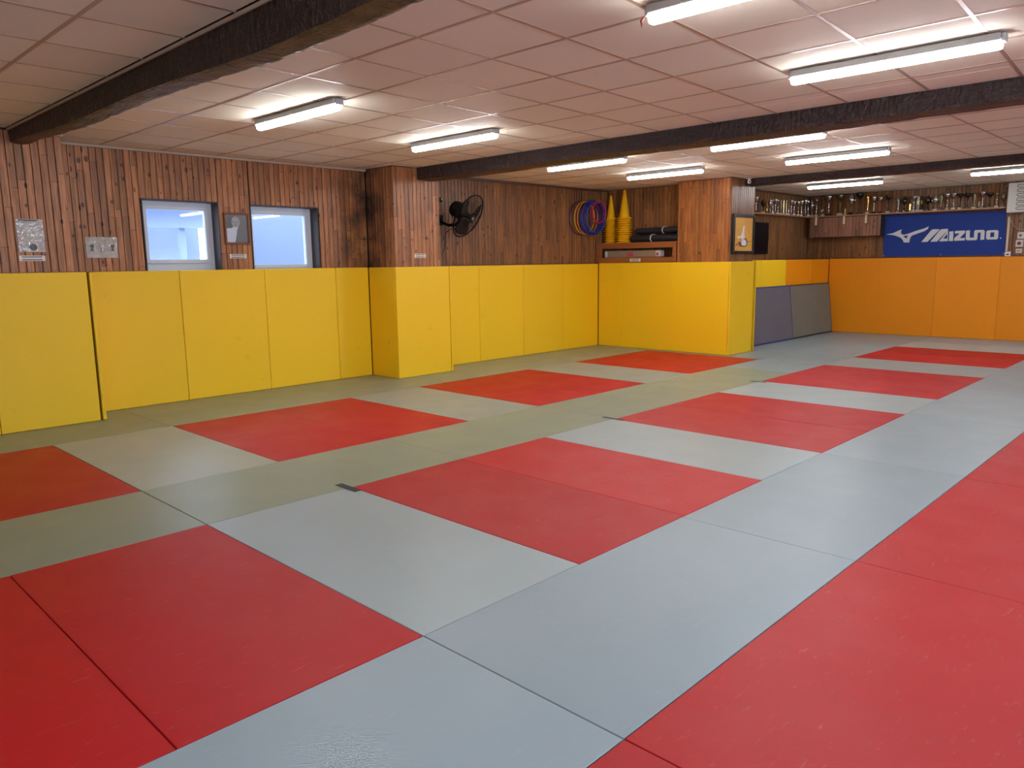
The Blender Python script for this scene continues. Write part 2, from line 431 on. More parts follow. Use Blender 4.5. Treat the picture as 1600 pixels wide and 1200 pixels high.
for n_,a,bb in RW:
    root=empty('window_%d'%n_,((a+bb)/2,-8.1,.85)); root['kind']='structure'; hw=(bb-a)/2
    m=MB()
    for bx in ((-hw+.002,-hw+.06,0.002,1.598),(hw-.06,hw-.002,.002,1.598),(-.03,.03,.06,1.54),(-hw+.06,hw-.06,.002,.06),(-hw+.06,hw-.06,1.54,1.598)): m.box(bx[0],bx[1],-.03,.03,bx[2],bx[3])
    m.build('window_frame',PVC,root)
    MB().box(-hw+.06,-.03,-.004,.002,.06,1.54).build('pane',GLASS,root); MB().box(.03,hw-.06,-.004,.002,.06,1.54).build('pane',GLASS,root)
    ld=bpy.data.lights.new('window_portal','AREA'); ld.shape='RECTANGLE'; ld.size=bb-a; ld.size_y=1.6; ld.cycles.is_portal=True
    lo=bpy.data.objects.new('window_portal',ld); C.objects.link(lo); lo.location=((a+bb)/2,-8.22,1.65); lo.rotation_euler=(math.pi/2,0,0)
# ---- outside: neighbouring yard wall, canopy and post seen through the panes
def mat_out(name,a,b):
    t=NT(name,lin(a),.8); t.col(t.mix(t.noise(t.pos(),2.5,4,.6),lin(a),lin(b))); return t.m
OUTW=mat_out('pale_render',(106,112,134),(110,116,138)); OUTB=mat_out('pale_blue_sheet',(176,184,206),(206,204,216))
ex=struct('wall_outside',MB().box(3.9,12,7.6,7.8,-.2,4.2),OUTW)
o=struct('wall_outside',MB().box(-2,3.9,8.6,8.7,-.2,2.42),OUTB)
MB().box(2.2,3.88,7.45,7.55,2.09,2.45).build('fascia',mat_out('lavender_fascia',(176,182,204),(182,188,208)),o)
sh=[MB().box(-1.9+.7*k,-1.25+.7*k,8.55,8.59,.1,2.35).build('sheet',OUTB,o) for k in range(8)]
struct('trim_11',MB().box(-2,3.88,6.6,8.6,2.45,2.6),mat_out('grey_soffit',(226,232,246),(230,236,248)))
tag(MB().cbox(3.14,3.24,7.56,7.66,-.2,2.449,.01,1).build('porch_post',mat_out('grey_post',(160,168,178),(166,174,184))),'pale grey post standing outside behind the pane of the left window','post')
struct('floor',MB().box(-6,16,4.66,12,-.3,-.2),plain('yard_concrete',(190,195,205),.9))

# ---- ceiling
struct('ceiling',MB().box(-6.2,14.5,-8.2,4.65,2.81,2.9),WHITE)
def clip(poly,x0,x1,y0,y1):
    def cut(P,f,inter):
        out=[]
        for i in range(len(P)):
            a,b_=P[i-1],P[i]; fa,fb=f(a),f(b_)
            if fa!=fb: out.append(inter(a,b_))
            if fb: out.append(b_)
        return out
    ix=lambda v:(lambda a,b_:(v,a[1]+(b_[1]-a[1])*(v-a[0])/(b_[0]-a[0])))
    iy=lambda v:(lambda a,b_:(a[0]+(b_[0]-a[0])*(v-a[1])/(b_[1]-a[1]),v))
    for f,g_ in ((lambda p:p[0]>=x0,ix(x0)),(lambda p:p[0]<=x1,ix(x1)),(lambda p:p[1]>=y0,iy(y0)),(lambda p:p[1]<=y1,iy(y1))):
        if not poly: return poly
        poly=cut(poly,f,g_)
    return poly
def area(P): return abs(sum(P[i-1][0]*P[i][1]-P[i][0]*P[i-1][1] for i in range(len(P))))/2
TM={}
def ceiling(z,xa,dx,ya,dy,shear,rects,vis):
    root=empty('ceiling',(0,0,z)); root['kind']='structure'
    bw=.011
    Y=lambda x,y:y+shear*(x-xa)
    for (x0,x1,y0,y1) in rects:
        i0=math.floor((x0-xa)/dx)-0; i1=math.ceil((x1-xa)/dx); j0=math.floor((y0-ya)/dy)-2; j1=math.ceil((y1-ya)/dy)+2
        for i in range(i0,i1):
            for j in range(j0,j1):
                if not vis(xa+dx*(i+.5),Y(xa+dx*(i+.5),ya+dy*(j+.5))): continue
                X0,X1=xa+dx*i,xa+dx*(i+1)
                P=[(X0,ya+dy*j),(X1,ya+dy*j),(X1,ya+dy*(j+1)),(X0,ya+dy*(j+1))]
                P=[(x,Y(x,y)) for x,y in P]
                P=clip(P,x0+.004,x1-.004,y0+.004,y1-.004)
                if len(P)<3 or area(P)<.006: continue
                Q=clip([(x,y) for x,y in P],X0+.004,X1-.004,-99,99)
                if len(Q)<3: continue
                cx=sum(p[0] for p in Q)/len(Q); cyy=sum(p[1] for p in Q)/len(Q)
                Q=[((x-cx)*.993+0,(y-cyy)*.993) for x,y in Q]
                # drop near-duplicate corners
                Q=[q for n_,q in enumerate(Q) if (Vector(q)-Vector(Q[n_-1])).length>.012]
                if len(Q)<3: continue
                key=tuple((round(x,3),round(y,3)) for x,y in Q)
                if key not in TM: TM[key]=MB().prism(Q,.028,.003,.003).mesh('ceiling_tile',TILE)
                inst('ceiling_tile',TM[key],root,(cx,cyy,0))
        # T bars between the tiles
        for i in range(i0,i1+1):
            x=xa+dx*i
            if x0+.02<x<x1-.02:
                MB().box(x-bw,x+bw,y0+.003,y1-.003,0,.004).build('grid_bar',BAR,root)
        for j in range(j0,j1):
            P=[(x0,Y(x0,ya+dy*j)-bw),(x1,Y(x1,ya+dy*j)-bw),(x1,Y(x1,ya+dy*j)+bw),(x0,Y(x0,ya+dy*j)+bw)]
            P=clip(P,x0+.003,x1-.003,y0+.003,y1-.003)
            if len(P)>=4 and area(P)>.005: MB().prism(P,.0045,.0005).build('grid_bar',BAR,root)
    return root
allv=lambda x,y: y>-7.7 and x>-4.5
ceiling(ZC[0],-.42,.60,.062,.60,0,[(-5.98,.118,-7.98,3.84)],lambda x,y:x>-3 and y>-4)
ceiling(ZC[1],1.04,.6175,.972,.598,.062,[(.29,.565,-7.98,3.845),(.565,4.305,-7.98,4.325),(4.305,4.70,-7.98,3.735)],lambda x,y:y>-4.6)
ceiling(ZC[2],6.05,.600,-1.01,.59,.0,[(5.02,9.165,-7.98,4.215),(9.165,9.60,-7.98,1.615),(9.165,9.505,2.565,4.215)],lambda x,y:y>-3.2 )
ceiling(ZC[3],10.47,.600,-1.01,.59,.0,[(9.87,9.951,-7.98,1.615),(9.951,14.145,-7.98,2.515)],lambda x,y:y>-3.2)

# ---- beams
def beam(x0,x1,z0f,ztop,y0,y1,mat,label,seed):
    rr=random.Random(seed); ny=int((y1-y0)/.07); m=MB(); prof=[]
    nx,nz=5,6
    loop=[(0,k/nz) for k in range(nz,-1,-1)]+[(k/nx,0) for k in range(1,nx+1)]+[(1,k/nz) for k in range(1,nz+1)]
    from mathutils import noise
    v=[];L=len(loop)
    for j in range(ny+1):
        y=y0+(y1-y0)*j/ny; zb=z0f(y)
        for (u,t_) in loop:
            x=x0+(x1-x0)*u; z=zb+(ztop-zb)*t_
            n=noise.noise(Vector((x*7,y*3.1,z*7))+Vector((seed,0,0)))
            n2=noise.noise(Vector((x*16+seed,y*9,z*16)))
            edge=(1 if t_<.01 else 0)
            dx=(.010*n+.006*n2)*(1 if t_<.99 else 0); dz=(.007*n2+.006*n)*edge
            if edge and u in (0,1): dz=abs(dz)*1.4+.004; dx=(-1 if u else 1)*abs(dx)*1.2
            elif u in (0,1): pass
            v.append((x+dx,y,z+dz))
    f=[(j*L+i,j*L+i+1,(j+1)*L+i+1,(j+1)*L+i) for j in range(ny) for i in range(L-1)]
    f+=[(j*L+L-1,j*L,(j+1)*L,(j+1)*L+L-1) for j in range(ny)]
    f+=[tuple(range(L)),tuple(reversed(range(ny*L,ny*L+L)))]
    m.add(v,f,False); o=m.build('ceiling_beam',mat); tag(o,label,'beam'); return o
b1f=lambda y: 2.535+.07*max(0,min(1,(y+.6)/4.4))+.012*math.sin(y*2.1)
beam(.133,.288,b1f,2.80,-7.95,3.842,BEAM1,'dark hewn ceiling beam with mossy brown underside, nearest, crossing the top left corner',3)
beam(4.705,5.015,lambda y:2.585+.006*math.sin(y*1.7),2.80,-7.95,3.736,BEAM2,'long dark ceiling beam running from the pier right of the windows to the right edge',11)
beam(9.60,9.865,lambda y:2.645+.004*math.sin(y*1.3),2.805,-7.95,1.612,BEAM2,'farthest dark ceiling beam, just in front of the trophy shelf',23)

# ================================================================== FLOOR MATS
def rect(x0,x1,y0,y1): return [(x0,y0),(x1,y0),(x1,y1),(x0,y1)]
G=.0022
def shrink(P):
    a=[Vector(p) for p in P]; n=len(a); out=[]
    for i in range(n):
        d0=(a[i]-a[i-1]).normalized(); d1=(a[(i+1)%n]-a[i]).normalized()
        n0=Vector((-d0.y,d0.x)); n1=Vector((-d1.y,d1.x)); m=(n0+n1)/(1+n0.dot(n1)); out.append(tuple(a[i]+m*G))
    return out
def judo_mat(P,mat,label,group=None):
    if isinstance(P[0],(int,float)): P=rect(*P)
    cx=sum(p[0] for p in P)/len(P); cyy=sum(p[1] for p in P)/len(P)
    Q=shrink([(x-cx,y-cyy) for x,y in P])
    o=MB().prism(Q,-.0415,R.uniform(-.0008,.0006),.0022).build('judo_mat',mat,None,(cx,cyy,0))
    tag(o,label,'mat',group); return o
# red pairs
pairs=[]
for (xa,xb,y0,y1,where) in (
  (-2,0,1,3,'cut by the left picture edge'),
  (1.02,3.03,1,3,'below the two windows'),
  (4.03,6.02,1,3,'in front of the pads between fan and pier'),
  (7.05,9.0,1,3,'against the wall pads below the niche'),
  (-2,0,-2,0,'at the bottom left'),
  (1.01,3.0,-2,0,'in the centre of the room'),
  (4.0,6.0,-2,0,'right of the centre, second in the middle row'),
  (7.05,9.02,-2,0,'third from the front in the middle row'),
  (10.1,12.03,-2,0,'farthest from the camera, near the orange pads')):
    m=(xa+xb)/2
    if where.startswith('at the bottom') or where.startswith('cut'): m=-1
    judo_mat((xa,m,y0,y1),RED,'left red judo mat of the pair '+where,'red judo mats')
    judo_mat((m,xb,y0,y1),RED,'right red judo mat of the pair '+where,'red judo mats')
# grey cross mats between the pairs
for (a,b_,y0,y1,l) in ((0,1.02,1,3,'between the pair at the left edge and the pair below the windows'),
  (3.03,4.03,1,3,'in the wall row between the red pairs below windows and fan'),
  (6.02,7.05,1,3,'in the wall row between the red pairs below fan and niche'),
  (0,1.01,-2,0,'between the bottom left red pair and the central red pair'),
  (3.0,4.0,-2,0,'between the central red pair and the one right of it'),
  (6.0,7.05,-2,0,'between the second and third red pairs of the middle row'),
  (9.02,10.1,-2,0,'between the two farthest red pairs of the middle row'),
  (12.03,13.06,-2,0,'just beyond the farthest red pair, before the orange pads')):
    judo_mat((a,b_,y0,y1),GREYP if y0>0 else GREYB,'grey judo mat '+l,'grey judo mats')
judo_mat((-3,-2,-2,0),GREYB,'grey judo mat left of the bottom left red pair','grey judo mats')
judo_mat((13.06,14.14,-2,0),GREY,'grey judo mat touching the orange pads beyond the farthest red pair','grey judo mats')
# long strip y 0..1
xs=[-4,-2,0,2.05,4.04,6.0,8.0,10.09,12.1,14.14]
nm=['out at the far left of the middle lane','in the middle lane right beside the bottom left red pair','in the middle lane between the bottom left and window-side red pairs','in the middle lane touching the top corner of the central red pair',
 'in the middle lane behind the red pair right of centre','in the middle lane between the fan-side and third red pairs','in the middle lane just before the wide pier corner','in the middle lane beside the farthest red pair','last in the middle lane, against the orange pads']
for i in range(9):
    if i==2: nm[i]='in the middle lane just below the red pair under the windows'
    judo_mat((xs[i],xs[i+1],.0,1.0),GREYO if i<6 else GREY,'grey judo mat '+nm[i],'grey judo mats')
# strip y -3..-2
xs=[-4,-2,0,1.97,3.99,6.03,8.0,10.05,12.1,14.14]
nm=['left of the picture','at the bottom edge','second from the bottom edge','third from the bottom edge','fourth from the bottom edge','fifth from the bottom edge','sixth from the bottom edge','beside the farthest red pair','against the orange pads']
for i in range(9):
    judo_mat((xs[i],xs[i+1],-3.0,-2.0),GREY,'grey judo mat in the long diagonal lane, '+nm[i],'grey judo mats')
# right foreground reds, laid lengthwise
xs=[-4,-2,0,1.97,3.95,5.97,7.97]
nm=['beside the camera','left of the bottom right corner','cut by the bottom edge of the picture','second up the right edge of the picture','third up the right edge of the picture','last of the row, beyond the right edge']
for i in range(6):
    judo_mat((xs[i],xs[i+1],-4.0,-3.0),RED,'red judo mat of the right foreground row, '+nm[i],'red judo mats')
    judo_mat((xs[i],xs[i+1],-5.0,-4.0),RED,'red judo mat of the outer row, '+['behind the camera','below the camera','right of the camera','right of the picture','farther right of the picture','last, far right of the picture'][i],'red judo mats')
for i,(a,b_) in enumerate(((7.97,10),(10,12),(12,14.14))):
    judo_mat((a,b_,-4,-3),GREY,'grey judo mat right of the picture, '+['first beyond the red row','second beyond the red row','by the end wall'][i],'grey judo mats')
# wall row
judo_mat((-3,-1,3,3.845),GREYO,'grey judo mat along the pads, left of the picture','grey judo mats')
judo_mat([(-1,3),(1.0,3),(1.0,4.32),(.59,4.32),(.59,3.845),(-1,3.845)],GREYO,'grey judo mat along the foot of the leftmost yellow pad','grey judo mats')
judo_mat((1.0,3.03,3,4.32),GREYO,'grey judo mat along the pads under the left window','grey judo mats')
judo_mat([(3.03,3),(5.1,3),(5.1,3.735),(4.30,3.735),(4.30,4.32),(3.03,4.32)],GREYO,'grey judo mat wrapping the foot of the narrow padded pier','grey judo mats')
judo_mat((5.1,7.13,3,4.20),GREYO,'grey judo mat along the pads under the fan','grey judo mats')
judo_mat((7.13,9.165,3,4.20),GREYO,'grey judo mat in the padded corner under the hoops','grey judo mats')
judo_mat((9.0,9.165,1,3),GREYO,'narrow grey mat strip between farthest wall-row red pair and the pads','grey judo mats')
judo_mat([(9.165,1),(10.09,1),(10.09,2.07),(9.96,2.07),(9.96,1.60),(9.165,1.60)],GREY,'grey judo mat at the wide pier corner, left of the leaning mats','grey judo mats')
judo_mat((10.09,12.1,1,2.07),GREY,'grey judo mat in front of the leaning blue edged mat','grey judo mats')
judo_mat((12.1,14.14,1,2.07),GREY,'grey judo mat in the far corner in front of the leaning grey mat','grey judo mats')
# black tape strips at seams
for (x0,x1,y0,y1,l) in ((.955,1.012,-.12,.12,'black tape strip at the left corner of the central red pair'),
   (3.985,4.03,-.115,.135,'black tape strip at the left corner of the second red pair right of centre'),
   (6.96,7.0,-.11,.10,'thin black tape strip at the corner of the third middle row red pair')):
    o=MB().prism(rect(-(x1-x0)/2,(x1-x0)/2,-(y1-y0)/2,(y1-y0)/2),0.0012,.0026,.0005).build('tape_strip',TAPE,None,((x0+x1)/2,(y0+y1)/2,0))
    tag(o,l,'tape')

# ================================================================== WALL PADS
def pad(axis,a,b_,f0,f1,z1,mat,label,group,z0=.002,c=.010,col=None):
    """axis 'x': spans x a..b, from y f0 (front) to f1"""
    L=b_-a; z0=.002
    x0,x1,y0,y1=(a,b_,f0,f1) if axis=='x' else (f0,f1,a,b_)
    cx,cyy=(x0+x1)/2,(y0+y1)/2
    m=MB().cbox(x0-cx+.002,x1-cx-.002,min(y0,y1)-cyy,max(y0,y1)-cyy,0,z1-z0,c,2)
    o=m.build('wall_pad',mat,None,(cx,cyy,z0)); tag(o,label,'wall pad',group); return o
YG='yellow wall pads'
pad('x',-2.2,-1.2,3.82,3.847,1.466,YEL,'yellow wall pad left of the picture',YG)
pad('x',-1.2,-.195,3.82,3.847,1.466,YEL,'yellow wall pad barely showing at the left edge',YG)
pad('x',-.195,.655,3.82,3.847,1.466,YEL,'leftmost wide yellow wall pad, standing forward of its neighbours under the plastic sleeve',YG)
pad('y',3.822,4.295,.672,.71,1.464,YEL,'thin yellow return pad covering the wall step, seen edge on',YG)
for a,b_,l in ((.745,1.735,'yellow wall pad below the small plastic sleeve with a nick'),(1.735,2.755,'yellow wall pad under the portrait and the window gap'),(2.755,3.752,'yellow wall pad under the right window'),(3.752,4.266,'narrow yellow wall pad in the corner left of the narrow pier')):
    pad('x',a,b_,4.285,4.327,1.464,YEL,l,YG)
pad('y',3.722,4.283,4.268,4.306,1.462,YEL,'shaded yellow pad on the left side of the narrow pier',YG)
pad('x',4.268,5.19,3.695,3.72,1.462,YEL,'bright yellow pad on the front of the narrow pier',YG,c=.008)
pad('y',3.70,4.13,5.20,5.235,1.458,YEL,'yellow return pad on the right side of the narrow pier, seen edge on',YG)
for a,b_,l in ((5.24,6.185,'yellow wall pad directly under the fan'),(6.185,7.165,'yellow wall pad second right of the narrow pier'),(7.165,8.17,'yellow wall pad third right of the narrow pier'),(8.17,9.127,'yellow wall pad in the corner under the hoops')):
    pad('x',a,b_,4.15,4.19,1.462,YEL,l,YG)
for a,b_,l in ((3.655,4.145,'narrow yellow wall pad in the corner under the stacked cones'),(2.625,3.655,'wide yellow wall pad under the niche shelf and its white plate'),(1.60,2.625,'wide yellow wall pad on the front of the wide pier')):
    pad('y',a,b_,9.130,9.164,1.470,YEL,l,YG)
pad('x',9.13,9.90,1.565,1.597,1.472,YEL,'pale yellow pad on the side of the wide pier under the painting',YG)
pad('y',1.566,2.03,9.965,9.995,1.472,YEL,'yellow return pad at the back edge of the wide pier',YG)
for a,b_,mt,l in ((10.1,11.09,YEL,'yellow wall pad in the recess behind the blue edged mat, mostly hidden'),(11.09,12.09,YEL,'last yellow wall pad before the orange ones, above the leaning mats'),
    (12.09,13.18,ORA,'orange wall pad next to the last yellow pad, above the leaning grey mat'),(13.18,14.09,ORA,'orange wall pad in the far corner above the leaning grey mat')):
    pad('x',a,b_,2.02,2.06,1.484,mt,l,YG if mt is YEL else 'orange wall pads')
for a,b_,l in ((1.03,2.015,'first orange pad of the end wall, in the far corner'),(.02,1.03,'second orange pad of the end wall, under the left end of the blue banner'),(-1.02,.02,'third orange pad of the end wall, under the right half of the blue banner'),(-2.03,-1.02,'orange pad at the right edge under the white heater'),(-3.04,-2.03,'orange pad beyond the right edge')):
    pad('y',a,b_,14.10,14.145,1.492,ORA,l,'orange wall pads')
# ---- leaning mats
def leaning(xa,xb,yb,yt,h,th,body,edge,label):
    root=empty('gym_mat',((xa+xb)/2,yb,.0085)); ang=math.atan2(yt-yb,h)
    L=(xb-xa)/2; Hh=math.hypot(h,yt-yb)
    Mx=Matrix.Rotation(-ang,4,'X')
    m=MB().cbox(-L,L,0,th,.0,Hh,.008,2,Mx); m.build('cover',body,root)
    e=MB()
    for bx in ((-L-.003,L+.003,-.003,.016,-.0,.022),(-L-.003,L+.003,-.003,.016,Hh-.018,Hh+.003),(-L-.003,-L+.016,-.003,.016,.022,Hh-.018),(L-.016,L+.003,-.003,.016,.022,Hh-.018)):
        e.cbox(*bx,.003,1,Mx)
    e.build('edge_binding',edge,root)
    tag(root,label,'mat','mats leaning in the recess'); return root
def mat_fab(name,a,b_):
    t=NT(name,lin(a),.6); p=t.pos(); t.col(t.mix(t.noise(p,4,4),lin(a),lin(b_))); t.bump(t.math('ADD',t.noise(p,5,4,.6),t.math('MULTIPLY',t.noise(p,150,2),.05)),.5,.02); return t.m
leaning(10.16,12.16,1.852,1.972,1.0,.04,mat_fab('slate_mat_cover',(96,92,100),(108,102,108)),plain('blue_binding',(34,50,120),.5),'slate grey mat with blue edging leaning in the recess, left one')
leaning(12.17,14.03,1.862,1.975,1.0,.04,mat_fab('olive_grey_mat_cover',(112,108,94),(124,118,102)),plain('dark_binding',(50,50,44),.6),'olive grey gym mat leaning against the orange pads in the far corner')

# ================================================================== LAMPS
def lamp_proto():
    root=empty('ceiling_light')
    MB().cbox(-.048,.048,-.602,.602,-.045,-.004,.004,1).build('housing',LAMPH,root)
    P=[(-.037,-.046),(-.026,-.078),(-.016,-.087),(.016,-.087),(.026,-.078),(.037,-.046)]
    m=MB(); n=len(P)
    v=[(x,-.592,z) for x,z in P]+[(x,.592,z) for x,z in P]
    # tapered ends
    v2=[(x*.85,-.605,z*.9-.006) for x,z in P]+[(x*.85,.605,z*.9-.006) for x,z in P]
    f=[(i,(i+1)%n,(i+1)%n+n,i+n) for i in range(n)]
    allv_=v+v2; f+=[(i,(i+1)%n,(i+1)%n+2*n,i+2*n) for i in range(n)]+[(i+n,(i+1)%n+n,(i+1)%n+3*n,i+3*n) for i in range(n)]
    f+=[tuple(range(2*n,3*n)),tuple(range(3*n,4*n))]
    m.add(allv_,f); m.build('diffuser',DIFF,root)
    for s in (-1,1):
        MB().cbox(-.03,.03,s*.612-.012,s*.612+.012,-.052,-.006,.004,1).build('end_cap',LAMPH,root)
    for yy in (-.42,0,.42):
        MB().box(-.052,-.0485,yy-.012,yy+.012,-.046,-.024).build('clip',LAMPH,root); MB().box(.0485,.052,yy-.012,yy+.012,-.046,-.024).build('clip',LAMPH,root)
    return root
LP=[(1.575,1.39,1,'leftmost fluorescent batten, nearest the windows'),(3.39,1.54,1,'fluorescent batten second from the left, before the middle beam'),
 (1.54,-2.63,1,'fluorescent batten cut by the top edge, with loose wires at its end'),(3.35,-2.54,1,'large near fluorescent batten at the upper right'),
 (5.86,1.84,2,'fluorescent batten just under the middle beam, above the hoops'),(7.57,1.80,2,'fluorescent batten above the niche with the cones'),
 (5.85,-.53,2,'fluorescent batten just under the middle beam, above the painting'),(7.66,-.54,2,'fluorescent batten between the middle beam and the far beam, right'),
 (11.5,.81,3,'fluorescent batten above the trophies, behind the far beam'),(11.42,-1.70,3,'fluorescent batten at the right edge above the heater'),
 (1.57,-6.3,1,'fluorescent batten behind the camera'),(3.39,-6.3,1,'fluorescent batten behind the camera, farther right'),(5.85,-4.2,2,'fluorescent batten right of the picture'),(7.66,-4.2,2,'fluorescent batten far right of the picture'),
 (-2.2,-2.6,0,'fluorescent batten above the camera'),(11.42,-4.3,3,'fluorescent batten right of the picture by the end wall')]
proto=lamp_proto()
for i,(x,y,bay,l) in enumerate(LP):
    o=proto if i==0 else copy_tree(proto)
    o.location=(x,y,ZC[bay]); tag(o,l,'ceiling light','fluorescent battens'); o.rotation_euler=(0,0,R.uniform(-.012,.012))
    if i==2:
        rw=plain('loose_red_wire',(120,60,48),.5)
        MB().tube([(0,.615,-.03),(.01,.64,-.035),(-.01,.66,-.06),(.01,.665,-.085),(-.008,.65,-.06),(.0,.64,-.04)],.004,5).build('loose_wire',rw,o)

# ================================================================== WALL ITEMS (left)
def crinkle(name,wd,h,amp,seed,mat,root,nx=18,nz=16):
    from mathutils import noise
    v=[];f=[]
    for j in range(nz+1):
        for i in range(nx+1):
            x=wd*(i/nx-.5); z=h*(j/nz)
            d=abs(noise.noise(Vector((x*9+seed,z*22,seed))))*amp+abs(noise.noise(Vector((x*30,z*45+seed,0))))*amp*.5
            v.append((x+.002*math.sin(z*30+seed),-.004-d,z))
    for j in range(nz):
        for i in range(nx):
            a=j*(nx+1)+i; f.append((a,a+1,a+nx+2,a+nx+1))
    # back sheet gives the sleeve its thickness
    n=len(v); v+=[(-wd/2,-.001,0),(wd/2,-.001,0),(wd/2,-.001,h),(-wd/2,-.001,h)]; f.append((n,n+3,n+2,n+1))
    f+=[tuple([n,n+1]+[i for i in range(nx,-1,-1)]),tuple([n+3]+[nz*(nx+1)+i for i in range(nx+1)]+[n+2])]
    me=bpy.data.meshes.new(name); me.from_pydata(v,[],f); me.materials.append(mat); o=bpy.data.objects.new(name,me); C.objects.link(o); o.parent=root; return o
SLV=NT('crinkled_clear_plastic',lin((176,160,142)),.12,Specular_IOR_Level=.9,Coat_Weight=.8).m
def sleeve_mat():
    t=NT('crinkled_sleeve',lin((176,160,142)),.14,Specular_IOR_Level=.9,Coat_Weight=.7); p=t.pos()
    t.col(t.mix(t.noise(p,14,4,.6),lin((150,128,108)),lin((206,194,178)))); t.bump(t.noise(p,38,4,.7),.9,.012); return t.m
SLV=sleeve_mat(); INK=plain('dark_print',(62,66,64),.5)
PY=4.33; 
r=empty('document_sleeve',(.222,3.849,1.655)); tag(r,'tall crinkled plastic sleeve with a round emblem pinned left of the window wall','plastic sleeve')
crinkle('sleeve',.215,.298,.006,3.1,SLV,r)
m=MB()
Mr=Matrix.Translation((.01,-.016,.045))@Matrix.Rotation(math.pi/2,4,'X')
m.ring(.026,.003,20,5,Mr).ring(.016,.0025,16,5,Mr)
for k in range(6):
    a=k*math.pi/3; m.tube([Mr@Vector((.004*math.cos(a),.004*math.sin(a),0)),Mr@Vector((.015*math.cos(a),.015*math.sin(a),0))],.0025,4)
m.build('emblem',INK,r)
MB().box(-.085,.06,-.015,-.013,.283,.292).build('heading_bar',INK,r)
r=empty('document_sleeve',(.977,4.329,1.605)); tag(r,'wide crinkled plastic sleeve with three badges, above the second yellow pad','plastic sleeve')
crinkle('sleeve',.305,.213,.006,8.4,SLV,r,22,14)
for dx,kk in ((-.095,plain('badge_green',(84,96,84),.5)),(0,plain('badge_silver',(190,186,190),.3)),(.10,plain('badge_bronze',(112,78,62),.5))):
    MB().slab([(dx-.02,.12),(dx-.006,.10),(dx-.012,.07),(dx+.012,.07),(dx+.006,.10),(dx+.02,.12),(dx+.012,.135),(dx-.012,.135)],1,-.018,-.015).build('badge',kk,r)
PLW=plain('name_plate_white',(222,208,188),.4); PLG=plain('name_plate_text_grey',(122,112,104),.5)
def plate(loc,wd,h,label,axis='x',rows=2):
    r=empty('name_plate',loc); tag(r,label,'name plate','white name plates')
    if axis=='y': r.rotation_euler=(0,0,-math.pi/2)
    MB().cbox(-wd/2,wd/2,-.009,-.001,0,h,.002,1).build('plate',PLW,r)
    m=MB()
    for k in range(rows):
        z=h*(.25+.5*k/(max(1,rows-1)) if rows>1 else .5)
        m.box(-wd*.38,wd*.38,-.0105,-.0088,z-h*.11,z+h*.11)
    m.build('print_line',PLG,r); return r
plate((.213,3.849,1.573),.213,.05,'white name plate under the tall plastic sleeve')
plate((2.455,4.329,1.592),.21,.05,'white name plate under the framed portrait')
plate((4.718,3.739,1.578),.195,.055,'white name plate on the wood of the narrow pier')
plate((9.127,3.355,1.486),.215,.056,'white name plate on the niche shelf above the yellow pad','y')
# framed portrait
r=empty('framed_portrait',(2.461,4.329,1.752)); tag(r,'small brown framed black and white portrait hanging between the two windows','picture')
m=MB(); wv,hh,ft=.155,.365,.026
for bx in ((-wv,wv,0,ft),(-wv,wv,hh-ft,hh),(-wv,-wv+ft,ft,hh-ft),(wv-ft,wv,ft,hh-ft)): m.cbox(bx[0],bx[1],-.024,-.001,bx[2],bx[3],.004,1)
m.build('frame',FRAMEW,r)
pr=MB().box(-wv+ft,wv-ft,-.012,-.003,ft,hh-ft).build('print',plain('portrait_grey_backdrop',(112,110,108),.25),r)
X=lambda u,v:(-wv+ft+(2*wv-2*ft)*u, ft+(hh-2*ft)*v)
def shp(pts,y,col,nm,par): 
    return MB().slab([X(*p) for p in pts],1,y-.0006,y).build(nm,plain('portrait_'+nm,col,.3),par)
shp([(.05,.55),(.2,.52),(.3,.62),(.28,.95),(.08,.95)],-.0125,(84,84,84),'shadow',pr)
shp([(0,0),(.38,0),(.45,.22),(.5,.45),(.6,.62),(.4,.6),(.25,.52),(.0,.5)],-.0131,(198,200,210),'white_jacket',pr)
shp([(.38,0),(1,0),(1,.42),(.85,.55),(.62,.6),(.52,.48),(.45,.22)],-.0134,(104,104,104),'grey_sleeve',pr)
hd=[(.45+.2*math.cos(a),.74+.2*math.sin(a)) for a in [k*math.pi/8 for k in range(16)]]
shp(hd,-.0140,(158,152,146),'face',pr)
for u,v,w_,h_ in ((.33,.74,.1,.025),(.52,.735,.1,.025),(.44,.64,.14,.02),(.44,.69,.03,.06)):
    shp([(u-w_/2,v-h_/2),(u+w_/2,v-h_/2),(u+w_/2,v+h_/2),(u-w_/2,v+h_/2)],-.0146,(90,84,82),'feature',pr)

# ---- fan
nrm=Vector((.24,-.84,-.48)).normalized()
fr=empty('wall_fan',(5.50,4.218,2.06)); tag(fr,'black wall mounted fan with round wire guard tilted down to the right','fan')
ctr=Vector((5.63,3.76,2.155)); Q=nrm.to_track_quat('Z','Y').to_matrix().to_4x4(); Mf=Matrix.Translation(ctr-Vector((5.50,4.218,2.06)))@Q
def guard(depth,n,name,s):
    m=MB(); Rr=.32
    m.ring(Rr,.009,40,6,Mf)
    for rad,z in ((.25,.72),(.17,.93),(.09,1.0)): m.ring(rad,.0022,32,4,Mf@Matrix.Translation((0,0,s*depth*z)))
    for k in range(n):
        a=2*math.pi*k/n
        m.tube([Mf@Vector((math.cos(a)*rr*Rr,math.sin(a)*rr*Rr,s*depth*math.cos(rr*math.pi/2)**.6)) for rr in (.16,.4,.62,.82,.93,1)],.0017,4,cap=False)
    m.build(name,BLACK,fr)
guard(.075,56,'front_guard',1); guard(.085,44,'rear_guard',-1)
